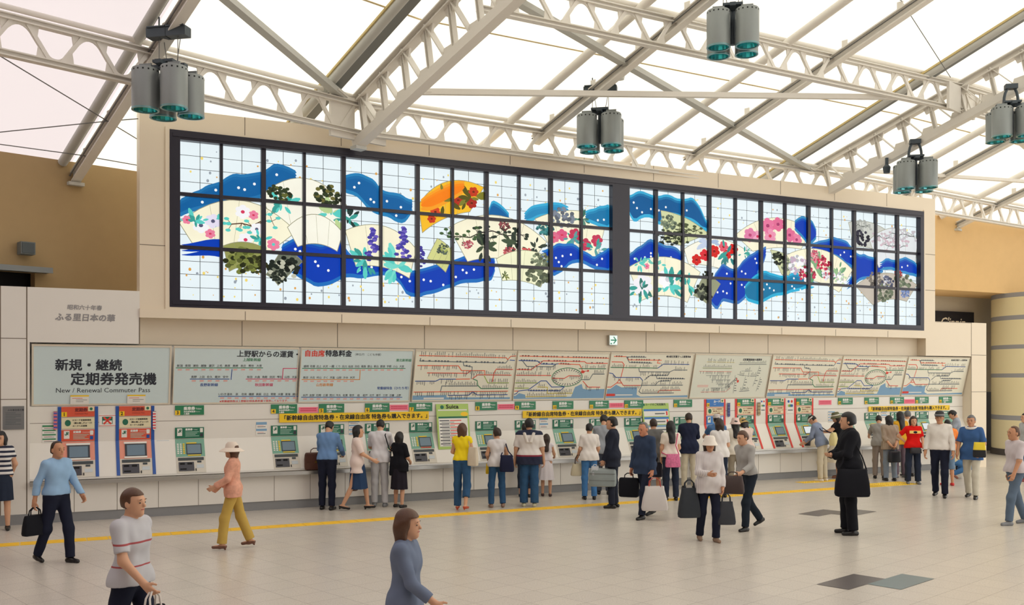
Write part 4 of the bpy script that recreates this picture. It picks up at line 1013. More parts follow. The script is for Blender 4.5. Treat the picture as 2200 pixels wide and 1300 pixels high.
def girder(a, b, zt, label, k0=0.0, panels=4):
    A = NODES[a] + BD * k0; B_ = NODES[b] + BD * k0
    d = (B_ - A); L = d.length; e = d / L
    o = thing('lattice_girder', label, 'roof girder', A + Vector((0, 0, zt - HG)), (0, 0, math.atan2(e.y, e.x)), 'lattice girders of the roof')
    G().ibeam((0, 0, HG), (L, 0, HG), .13, .09, .018).obj('top_chord', M_PAINT, o)
    G().ibeam((0, 0, 0), (L, 0, 0), .13, .09, .018).obj('bottom_chord', M_PAINT, o)
    G().tube([(0, .1, HG + .17), (L, .1, HG + .17)], .042).obj('purlin_tube', M_PAINT, o, smooth=True)
    n = max(1, round(L / 1.02)); p = L / n
    for i in range(n):
        x0, xm, x1 = i * p + .04, (i + .5) * p, (i + 1) * p - .04
        G().bar((x0 + .07, 0, HG - .04), (xm - .09, 0, .04), .06, .055, (0, 1, 0)).obj('web_brace', M_PAINT, o)
        G().bar((x1 - .07, 0, HG - .04), (xm + .09, 0, .04), .06, .055, (0, 1, 0)).obj('web_brace', M_PAINT, o)
        for xc, z, s in ((xm, .04, 1), (x0 - .04, HG - .04, -1)):
            top = []
            for j in range(9):
                t = -1 + j / 4
                top.append((xc + t * .2, z + s * (.03 + .16 * t * t)))
            pts = [(xc - .27, z)] + [(xc - .24, z + s * .2)] + top[1:-1] + [(xc + .24, z + s * .2)] + [(xc + .27, z)]
            g = G()
            for y in (-.012, .012):
                tri_flat(g, pts, y, 0)
            for q0, q1 in zip(pts, pts[1:] + pts[:1]):
                g.poly([(q0[0], -.012, q0[1]), (q1[0], -.012, q1[1]), (q1[0], .012, q1[1]), (q0[0], .012, q0[1])])
            g.obj('gusset_plate', M_PAINT, o)
    return o
girder('l', 'a', ZTOP, 'pale lattice girder entering at the left edge, up to the first lamp cluster')
girder('a', 'm', ZTOP, 'pale lattice girder over the left end of mural, right of the first lamp cluster')
girder('m', 'b', ZTOP, 'pale lattice girder just right of the big truss foot, over the mural top')
girder('b', 'c', ZTOP, 'pale lattice girder half hidden behind mural top, near the middle lamp cluster')
girder('c', 'n', ZTOP, 'pale lattice girder half hidden behind mural top, left of the right truss foot')
girder('n', 'd', ZTOP, 'pale lattice girder right of the right truss foot, behind the right lamp cluster')
girder('d', 'e', ZTOP, 'pale lattice girder beyond the right end of mural over the right ochre wall')
girder('e', 'f', ZTOP, 'pale lattice girder running out at the right edge over the ochre wall')
girder('m', 'b', 9.0, 'upper lattice girder at the top edge, left of the highest lamp cluster', KG)
girder('b', 'c', 9.0, 'upper lattice girder behind the highest lamp cluster', KG)
girder('c', 'n', 9.0, 'upper lattice girder at top right, ending at the right truss', KG)
girder('n', 'd', 9.0, 'upper lattice girder at the far right, beyond the right truss', KG)

def rafter(n, k0, k1, label, o_off, foot=False):
    A = NODES[n]
    org = A + BD * k0 + Vector((0, 0, roofz(k0)))
    o = thing('roof_rafter', label, 'roof rafter', org, (0, 0, math.atan2(BD.y, BD.x)), 'sloping roof rafters')
    L = k1 - k0; dz = .393 * L
    G().ibeam((0, 0, 0), (L, 0, dz), .17, .2, .025).obj('beam', M_PAINT, o)
    g = G().tube([(0, -.095, .02), (L, -.095, dz + .02)], .014, 6); g.obj('conduit', M_CABLE, o)
    k = .5
    while k < L:
        G().bar((k, 0, .393 * k + .1), (k, .0, .393 * k + .26), .02, .12, (1, 0, 0)).obj('lug', M_PAINT, o); k += 1.15
    if foot:
        G().box(-.12, -.14, -.16, .1, .14, -.10).box(-.05, -.03, -.12, .06, .03, .1).obj('foot_bracket', M_PAINT2, o)
    # tube that carries the membrane, standing beside the beam
    kk = min(k0, -1.3)
    t = thing('membrane_tube', 'round membrane tube beside the ' + label.replace('sloping ', '').split(' at the left,')[0], 'roof tube', A - AD * o_off + BD * kk + Vector((0, 0, 7.83 + .4 * kk)), (0, 0, math.atan2(BD.y, BD.x)))
    L2 = k1 - kk
    G().tube([(0, 0, 0), (L2, 0, .4 * L2)], .085, 14).obj('tube', M_PAINT2 if n in 'am' else M_PAINT, t, smooth=True)
    G().bar((0, .1, .06), (L2, .1, .4 * L2 + .06), .05, .05).obj('gasket', M_GASK, t)
    if n in 'mn':
        G().bar((0, .22, .0), (L2, .22, .4 * L2 + .0), .16, .1).obj('gutter', mat('gutter_grey', (120, 122, 122), .5), t)
rafter('l', -3.4, 8, 'sloping rafter beam above the left edge', .22)
rafter('a', -3.55, 8, 'sloping rafter beam at the left, footed on the ochre wall by the first lamp cluster', .22, True)
rafter('b', -.25, 8, 'sloping rafter beam that carries the middle lamp cluster', .72)
rafter('c', -.25, 8, 'sloping rafter beam between the middle and right lamp clusters', 1.2)
rafter('d', -.6, 8, 'sloping rafter beam right of the right truss', 1.0)
rafter('e', -1.15, 8, 'sloping rafter beam footed on the right ochre wall', .8, True)

def truss(n, zu, su, zl_, sl_, label, o_off):
    A = NODES[n]
    o = thing('roof_truss', label, 'roof truss', A + Vector((0, 0, zl_)), (0, 0, math.atan2(BD.y, BD.x)))
    U = lambda k: Vector((k, 0, zu - zl_ + su * k)); D = lambda k: Vector((k, 0, sl_ * k))
    G().ibeam(U(-.3), U(8), .2, .16, .022).obj('upper_chord', M_PAINT, o)
    G().bar(D(-.06), D(8), .2, .17).obj('lower_chord', M_PAINT, o)
    G().box(-.1, -.12, -.12, .1, .12, -.06).obj('foot_plate', M_PAINT2, o)
    k = .08
    while k < 6.5:
        G().ibeam(U(k), D(k + .16), .1, .08, .016).obj('post', M_PAINT, o)
        G().bar(U(k + .03), D(k + .62), .02, .15, (0, 1, 0)).obj('batten_plate', M_PAINT, o)
        for c, s in ((U(k + .02), -1), (D(k + .62), 1)):
            g = G()
            pts = [(c.x - .16, c.z + s * .08 - .05), (c.x + .2, c.z + s * .05 + .06), (c.x + .16, c.z + s * .22 + .04), (c.x - .1, c.z + s * .24 - .02)]
            for y in (-.022, .022): g.flat(pts, y)
            for j in range(4):
                a, b = pts[j], pts[(j + 1) % 4]; g.poly([(a[0], -.022, a[1]), (b[0], -.022, b[1]), (b[0], .022, b[1]), (a[0], .022, a[1])])
            for j in range(6):
                g.lathe([(.012, -.005), (.012, .005)], (c.x - .04 + .05 * (j % 3), 0, c.z + s * (.1 + .06 * (j // 3))), 5)
            g.obj('bolted_plate', M_PAINT, o)
        k += .66
    # deep plates where the girder meets the truss
    e = AD * .0
    for s in ((-1, 1) if n == 'm' else ()):
        g = G()
        pts = [(-.05, -.1), (-.05, zu - zl_ + .02), (.05, zu - zl_ + .02), (.05, -.1)]
        g.box(-.05, .1 * s if s > 0 else -.62, .05 + (0), .02, .62 if s > 0 else -.1, zu - zl_ - .02)
        g.obj('node_plate', M_PAINT, o)
    if n == 'n':
        for s in (-1, 1): G().box(KG - .03, .08 if s > 0 else -.7, sl_ * KG + .12, KG + .03, .7 if s > 0 else -.08, sl_ * KG + .72).obj('node_plate', M_PAINT, o)
    kk = -1.3
    t = thing('membrane_tube', 'round membrane tube with grey gutter beside the ' + ('left' if n == 'm' else 'right') + ' lattice truss', 'roof tube', A - AD * o_off + BD * kk + Vector((0, 0, 7.83 + .4 * kk)), (0, 0, math.atan2(BD.y, BD.x)))
    L2 = 8 - kk
    G().tube([(0, 0, 0), (L2, 0, .4 * L2)], .09, 14).obj('tube', M_PAINT2, t, smooth=True)
    G().bar((0, .2, .03), (L2, .2, .4 * L2 + .03), .2, .08).obj('gutter', mat('gutter_grey', (128, 130, 128), .5), t)
    G().bar((0, -.1, .05), (L2, -.1, .4 * L2 + .05), .03, .04).obj('gasket', mat('gasket_tan', (206, 186, 130), .8), t)
truss('m', 7.72, .395, 6.87, .345, 'big sloping lattice truss standing on the mural top, left of centre', .68)
truss('n', 7.8, .36, 7.02, .36, 'big sloping lattice truss at the right, carrying the two right lamp clusters', 1.1)

def brace(a, b, w, h, label, m=None, name='roof_brace'):
    o = thing(name, label, 'roof brace', a)
    d = Vector(b) - Vector(a)
    G().bar((0, 0, 0), d, w, h).obj('strut', m or M_PAINT2, o)
    for p, s in ((Vector((0, 0, 0)), 1), (d, -1)):
        G().bar(p, p + d.normalized() * .35 * s, w * 1.3, .03).obj('end_plate', m or M_PAINT, o)
G2 = lambda n, z=8.95: NODES[n] + BD * KG + Vector((0, 0, z))
G1 = lambda n, z=7.58: NODES[n] + Vector((0, 0, z))
brace(G2('l', 9.05), G1('m', 7.68) + Vector((-.25, -.2, 0)), .16, .1, 'flat diagonal roof strut coming down from top left to the left truss foot')
brace(G2('m', 8.95), G1('n', 7.6) + Vector((-.2, 0, 0)), .16, .1, 'long diagonal roof strut crossing the middle down to the right truss foot')
brace(G2('n', 8.9), G1('h', 7.6), .16, .1, 'diagonal roof strut at the right edge, beyond the right truss', M_PAINT)
brace(ray(885, 197, 17.3), ray(1932, 209, 20.85), .1, .1, 'long level roof strut from the left truss to the upper girder', M_PAINT)
brace(G1('n', 7.72), NODES['e'] + BD * 1.6 + Vector((0, 0, 8.0)), .1, .08, 'thin level roof strut right of the right truss foot', M_PAINT)
def cable(pts, label, r=.009):
    o = thing('stay_cable', label, 'cable', pts[0])
    G().tube([p - pts[0] for p in pts], r, 6).obj('wire', M_CABLE, o)
    G().tube([Vector((0, 0, 0)), (pts[1] - pts[0]).normalized() * .12], r * 2.2, 6).obj('clamp', M_CABLE, o)
cable([ray(-30, 102, 14.0), ray(300, 302, 17.6)], 'thin stay cable slanting down to the right behind the left rafter')
cable([ray(-30, 287, 16.3), ray(215, 262, 16.6), ray(297, 255, 16.75)], 'thin stay cable rising slightly behind the left rafter')
cable([ray(-30, 306, 16.6), ray(170, 333, 17.5), ray(300, 356, 18.2)], 'thin lowest stay cable just above the left ochre wall')
cable([ray(1930, -8, 18.6), ray(2042, 166, 20.9)], 'thin stay cable slanting down at top right to the upper girder')

# ---------------------------------------------------------------- translucent roof membrane
def membrane_mat(name, c, tr):
    m = bpy.data.materials.new(name); m.use_nodes = True
    nt = m.node_tree; nt.nodes.remove(nt.nodes['Principled BSDF'])
    a = nt.nodes.new('ShaderNodeBsdfTranslucent'); d = nt.nodes.new('ShaderNodeBsdfDiffuse'); x = nt.nodes.new('ShaderNodeMixShader')
    nz = nt.nodes.new('ShaderNodeTexNoise'); nz.inputs['Scale'].default_value = .5; cr = nt.nodes.new('ShaderNodeMixRGB')
    L = lin(c)
    cr.inputs['Color1'].default_value = (*[v * .97 for v in L], 1); cr.inputs['Color2'].default_value = (*L, 1)
    nt.links.new(nz.outputs['Fac'], cr.inputs['Fac'])
    nt.links.new(cr.outputs['Color'], a.inputs['Color']); d.inputs['Color'].default_value = (*L, 1)
    x.inputs['Fac'].default_value = tr
    nt.links.new(d.outputs[0], x.inputs[1]); nt.links.new(a.outputs[0], x.inputs[2])
    nt.links.new(x.outputs[0], nt.nodes['Material Output'].inputs['Surface'])
    return m
M_MEM = membrane_mat('roof_membrane', (228, 224, 211), .8); M_MEM2 = membrane_mat('roof_membrane_darker', (199, 190, 190), .8)  # second one: darker, greyer copy of the membrane colour for the leftmost bays
seq = ['l', 'a', 'm', 'b', 'c', 'n', 'd', 'e', 'f', 'h']
LN = [NODES['l'] - AD * 24] + [NODES[k] for k in seq] + [NODES['h'] + Vector((.89, .45, 0)) * 22]
ks = [-4.6, -3, -1.5, 0, 1.5, 3, 5, 7, 10, 14, 20, 30, 45]
mz = lambda k: 7.95 + .4 * min(k, 14)
g = G()
vs = [tuple(p + BD * k + Vector((0, 0, mz(k)))) for p in LN for k in ks]
nk = len(ks)
for i in range(len(LN) - 1):
    for j in range(nk - 1):
        q = (i * nk + j, i * nk + j + 1, (i + 1) * nk + j + 1, (i + 1) * nk + j)
        g.f.append(q); g.m.append(1 if i < 2 else 0)
g.v = vs
ceil = struct(g.obj('ceiling', (M_MEM, M_MEM2)))
M_SEAM = mat('membrane_seam', (226, 206, 160), .9)
for k in (-2.2, .35, 1.9, 4.4):
    g = G()
    P = [p + BD * k + Vector((0, 0, mz(k) - .012)) for p in LN]
    for a, b in zip(P[:-1], P[1:]):
        g.bar(a, b, .055, .006)
    if k in (1.9,): g.obj('seam', M_SEAM, ceil)

# ---------------------------------------------------------------- lamp clusters
M_LAMP = mat('lamp_grey', (142, 148, 148), .4, .25, noise=.03); M_LAMPD = mat('lamp_dark', (70, 80, 88), .5, .2); M_REFL = mat('reflector_teal', (120, 206, 208), .12, .9); M_HOLE = mat('vent_hole', (30, 34, 36), .9)
def cluster(px, py, Z, zhang, label, rot=-.21, blocks=True):
    c = ray(px, py, Z)
    o = thing('pendant_lamp_cluster', label, 'lamp', c - Vector((0, 0, .3)), (0, 0, rot), 'hanging lamp clusters')
    zh = zhang - (c.z - .3)
    for i, (x, y) in enumerate(((-.24, -.24), (.24, -.24), (-.24, .24), (.24, .24))):
        q = G().lathe([(.175, 0), (.2, 0), (.2, .6), (.19, .62), (.0, .62)], (x, y, 0), 32).obj('lamp_can', M_LAMP, o, smooth=True)
        G().lathe([(.203, -.012), (.203, .012), (.175, .012), (.175, -.012), (.203, -.012)], (x, y, 0), 32).obj('rim', mat('lamp_rim', (120, 160, 164), .3, .5), q, smooth=True)
        g = G()
        pr = [(.175, .005), (.16, .1), (.11, .22), (.05, .28)]
        for a, b in zip(pr[:-1], pr[1:]):
            for k in range(16):
                t0, t1 = k * .3927, (k + 1) * .3927
                g.poly([(x + r * math.cos(t), y + r * math.sin(t), z) for (r, z), t in ((a, t0), (a, t1), (b, t1), (b, t0))])
        g.obj('reflector', M_REFL, q)
        G().lathe([(.0, .1), (.035, .13), (.04, .2), (.03, .28)], (x, y, 0), 10).obj('bulb', mat('bulb_glass', (226, 240, 240), .1, emit=.5), q, smooth=True)
        g = G()
        for k in range(16):
            t = k * .3927
            e = Vector((math.cos(t), math.sin(t), 0)); s = Vector((-e.y, e.x, 0)) * .012
            p = Vector((x, y, .575)) + e * .2008
            g.poly([tuple(p - s - Vector((0, 0, .012))), tuple(p + s - Vector((0, 0, .012))), tuple(p + s + Vector((0, 0, .012))), tuple(p - s + Vector((0, 0, .012)))])
        g.obj('vent_holes', M_HOLE, q)
        G().box(x - .1, y - .012, .58, x + .1, y + .012, .7).obj('hanger_plate', M_LAMP, q)
    G().box(-.3, -.05, .68, .3, .05, .74).box(-.05, -.3, .68, .05, .3, .74).box(-.17, -.17, .74, .17, .17, .78).obj('cross_arm', M_LAMPD, o)
    G().lathe([(.05, .1), (.05, .7)], (0, 0, 0), 12, cap0=True).obj('centre_stem', M_LAMPD, o, smooth=True)
    if blocks:
        for sx in (-.16, .16):
            G().tube([(sx, 0, .78), (sx, 0, zh - .25)], .006, 6).obj('suspension_wire', M_CABLE, o)
            G().tube([(sx * .5, .1, .78), (sx * .9, .1, zh - .25)], .006, 6).obj('suspension_wire', M_CABLE, o)
            G().box(sx - .17, -.09, zh - .28, sx + .17, .09, zh - .14).box(sx - .15, -.11, zh - .14, sx + .15, .11, zh - .12).obj('hoist_block', M_LAMPD, o)
            G().tube([(sx, 0, zh - .12), (sx, 0, zh + .05)], .012, 6).obj('hook', M_LAMPD, o)
    else:
        g = G().tube([(-.14 + .14 * (1 - math.cos(a)), 0, .78 + .34 * math.sin(a)) for a in (i * math.pi / 10 for i in range(11))], .03, 8)
        g.obj('hanger_arch', M_LAMPD, o, smooth=True)
        G().box(-.12, -.08, 1.06, .12, .08, 1.16).obj('hoist_block', M_LAMPD, o)
cluster(362, 201, 14.9, 7.95, 'lamp cluster of four grey cans hanging at the left, over the mural corner')
cluster(1574, 72, 16.8, 9.5, 'lamp cluster of four grey cans hanging highest, at top right of centre')
cluster(1290, 287, 19.3, 8.38, 'lamp cluster of four grey cans hanging in the middle, over the mural top')
cluster(1966, 380, 22.4, 7.7, 'lamp cluster of four grey cans hanging over the right end of the mural', blocks=False)
cluster(2172, 268, 20.7, 8.6, 'lamp cluster of four grey cans at the right edge under the right truss', blocks=False)
o = thing('spot_camera', 'small white dome camera hanging under the rafter by the middle lamp cluster', 'camera', ray(1331, 172, 18.9))
G().lathe([(.0, 0), (.09, .01), (.1, .06), (.1, .1), (.0, .1)], n=20).obj('dome', mat('camera_white', (226, 226, 220), .4), o, smooth=True)
G().lathe([(.06, .1), (.05, .16), (.035, .3), (.06, .38)], n=14).obj('mount', M_LAMPD, o, smooth=True)
o = thing('spot_light', 'small dark spotlight clamped under the right truss near its foot', 'lamp', ray(1905, 372, 22.9))
G().lathe([(.0, 0), (.07, 0), (.09, .14), (.04, .2), (0, .2)], n=16).obj('lamp_body', M_LAMPD, o, smooth=True); G().box(-.03, -.03, .2, .03, .03, .36).obj('clamp', M_LAMPD, o)
# ================================================================ PEOPLE
class SDF:
    """a sampled distance field: bodies and clothes grow from rounded cones blended into one surface"""
    def __init__(s, lo, hi, h):
        s.h = h; s.lo = np.array(lo, float)
        s.n = np.maximum(4, np.ceil((np.array(hi) - s.lo) / h).astype(int) + 1)
        s.D = np.full(tuple(s.n), 1.0, np.float32)
        s.ax = [s.lo[i] + h * np.arange(s.n[i]) for i in range(3)]
    def win(s, lo, hi):
        a = np.clip(np.floor((np.array(lo) - s.lo) / s.h).astype(int), 0, s.n - 1)
        b = np.clip(np.ceil((np.array(hi) - s.lo) / s.h).astype(int) + 1, 1, s.n)
        if np.any(b <= a): return None
        sl = tuple(slice(a[i], b[i]) for i in range(3))
        X, Y, Z = np.meshgrid(*[s.ax[i][sl[i]] for i in range(3)], indexing='ij', sparse=True)
        return sl, X, Y, Z
    def union(s, sl, d, k):
        a = s.D[sl]
        if k > 0:
            hh = np.maximum(k - np.abs(a - d), 0) / k
            s.D[sl] = np.minimum(a, d) - hh * hh * k * .25
        else:
            s.D[sl] = np.minimum(a, d)
    def cone(s, a, b, ra, rb, k=.03, cut=None):
        a, b = np.array(a, float), np.array(b, float)
        m = max(ra, rb) + k + 3 * s.h
        w = s.win(np.minimum(a, b) - m, np.maximum(a, b) + m)
        if w is None: return s
        sl, X, Y, Z = w
        ab = b - a; L = float(ab @ ab) or 1e-9
        px, py, pz = X - a[0], Y - a[1], Z - a[2]
        t = np.clip((px * ab[0] + py * ab[1] + pz * ab[2]) / L, 0, 1)
        d = np.sqrt((px - t * ab[0]) ** 2 + (py - t * ab[1]) ** 2 + (pz - t * ab[2]) ** 2) - (ra + (rb - ra) * t)
        if cut is not None:
            c, n = cut
            d = np.maximum(d, (X - c[0]) * n[0] + (Y - c[1]) * n[1] + (Z - c[2]) * n[2])
        s.union(sl, d.astype(np.float32), k)
        return s
    def ell(s, c, r, M=None, k=.02, sub=None):
        c = np.array(c, float); R_ = max(r) + k + 3 * s.h
        w = s.win(c - R_, c + R_)
        if w is None: return s
        sl, X, Y, Z = w
        p = (X - c[0], Y - c[1], Z - c[2])
        if M is not None:
            q = [p[0] * M[0][i] + p[1] * M[1][i] + p[2] * M[2][i] for i in range(3)]
        else: q = p
        k0 = np.sqrt((q[0] / r[0]) ** 2 + (q[1] / r[1]) ** 2 + (q[2] / r[2]) ** 2)
        k1 = np.sqrt((q[0] / r[0] ** 2) ** 2 + (q[1] / r[1] ** 2) ** 2 + (q[2] / r[2] ** 2) ** 2) + 1e-6
        d = (k0 * (k0 - 1) / k1).astype(np.float32)
        if sub: s.D[sl] = np.maximum(s.D[sl], -d)
        else: s.union(sl, d, k)
        return s
    def half(s, c, n):
        """cut away everything on the n side of the plane through c"""
        X, Y, Z = np.meshgrid(*s.ax, indexing='ij', sparse=True)
        s.D = np.maximum(s.D, ((X - c[0]) * n[0] + (Y - c[1]) * n[1] + (Z - c[2]) * n[2]).astype(np.float32))
        return s
    def folds(s, amp, seed):
        X, Y, Z = np.meshgrid(*s.ax, indexing='ij', sparse=True)
        s.D = s.D + amp * (np.sin(38 * Z + 9 * X + seed) * np.sin(21 * X + 17 * Y + 2 * seed) + .6 * np.sin(60 * X - 31 * Z + seed)).astype(np.float32)
        return s
    def mesh(s, name, m):
        D = s.D
        for ax in range(3):                       # close the surface at the sides of the box
            i0 = [slice(None)] * 3; i0[ax] = 0; D[tuple(i0)] = np.maximum(D[tuple(i0)], s.h)
            i0[ax] = -1; D[tuple(i0)] = np.maximum(D[tuple(i0)], s.h)
        I = D < 0
        C = [I[x:x + D.shape[0] - 1, y:y + D.shape[1] - 1, z:z + D.shape[2] - 1] for x in (0, 1) for y in (0, 1) for z in (0, 1)]
        al = C[0].copy(); an = C[0].copy()
        for c in C[1:]: al &= c; an |= c
        act = np.argwhere(an & ~al)
        me = bpy.data.meshes.new(name)
        if len(act) == 0: return me
        idx = np.full(tuple(np.array(D.shape) - 1), -1, np.int32)
        idx[act[:, 0], act[:, 1], act[:, 2]] = np.arange(len(act))
        acc = np.zeros((len(act), 3)); cnt = np.zeros(len(act))
        corners = [(x, y, z) for x in (0, 1) for y in (0, 1) for z in (0, 1)]
        val = {c: D[act[:, 0] + c[0], act[:, 1] + c[1], act[:, 2] + c[2]] for c in corners}
        for c in corners:
            for ax in range(3):
                if c[ax]: continue
                e = list(c); e[ax] = 1; e = tuple(e)
                a, b = val[c], val[e]
                mk = (a < 0) != (b < 0)
                t = a[mk] / (a[mk] - b[mk])
                p = np.tile(np.array(c, float), (mk.sum(), 1)); p[:, ax] += t
                acc[mk] += p; cnt[mk] += 1
        V = s.lo + s.h * (act + acc / cnt[:, None])
        Q = []
        for ax in range(3):
            u, v = (ax + 1) % 3, (ax + 2) % 3
            sl0 = [slice(1, -1)] * 3; sl0[ax] = slice(0, -1); sl1 = [slice(1, -1)] * 3; sl1[ax] = slice(1, None)
            A, B = I[tuple(sl0)], I[tuple(sl1)]
            e = np.argwhere(A != B)
            if not len(e): continue
            inside = A[e[:, 0], e[:, 1], e[:, 2]]
            off = np.ones(3, int); off[ax] = 0
            e = e + off
            du = np.zeros(3, int); du[u] = 1; dv = np.zeros(3, int); dv[v] = 1
            f = [idx[tuple((e - du - dv).T)], idx[tuple((e - dv).T)], idx[tuple(e.T)], idx[tuple((e - du).T)]]
            q = np.stack(f, 1)
            q[~inside] = q[~inside][:, ::-1]
            Q.append(q)
        Q = np.concatenate(Q); Q = Q[(Q >= 0).all(1)]
        me.vertices.add(len(V)); me.vertices.foreach_set('co', V.ravel())
        me.loops.add(len(Q) * 4); me.loops.foreach_set('vertex_index', Q.ravel())
        me.polygons.add(len(Q)); me.polygons.foreach_set('loop_start', np.arange(len(Q)) * 4); me.polygons.foreach_set('loop_total', np.full(len(Q), 4))
        me.polygons.foreach_set('use_smooth', np.ones(len(Q), bool))
        me.materials.append(m); me.update(calc_edges=True); me.validate()
        return me

SKIN = mat('skin', (214, 164, 132), .55, noise=.03); SKIN_T = mat('skin_tan', (196, 142, 108), .55, noise=.03)
HAIRB = mat('hair_black', (26, 24, 26), .45, noise=.25, nscale=70, bump=.5); HAIRN = mat('hair_brown', (88, 58, 40), .45, noise=.25, nscale=70, bump=.5); HAIRG = mat('hair_grey', (104, 104, 106), .5, noise=.25, nscale=70, bump=.5); HAIRD = mat('hair_dark_brown', (52, 38, 32), .45, noise=.25, nscale=70, bump=.5)
EYE = mat('eye_dark', (34, 26, 24), .2); LIP = mat('lip_rose', (178, 96, 88), .5)
def cloth(name, c, noise=.06, ns=14): return mat('cloth_' + name, c, .85, noise=noise, nscale=ns, spec=.2)
NAVYC, JEANS, JEANL, JEAND, BLACKC, WHITEC = cloth('navy', (30, 34, 52)), cloth('denim', (52, 88, 128), .18), cloth('denim_light', (72, 122, 178), .15), cloth('denim_dark', (40, 48, 66), .12), cloth('black', (24, 25, 32)), cloth('white', (232, 226, 220), .02)
GREYC, BEIGEC, SHOEB, SHOEG = cloth('grey', (138, 140, 144)), cloth('beige', (206, 196, 174)), mat('shoe_black', (24, 22, 24), .35), mat('shoe_grey', (130, 132, 136), .6)

def vec(p, a, side):
    """direction of a limb: P degrees forward from hanging, A degrees outward"""
    p, a = R(p), R(a)
    return Vector((side * math.sin(a), -math.sin(p) * math.cos(a), -math.cos(p) * math.cos(a)))

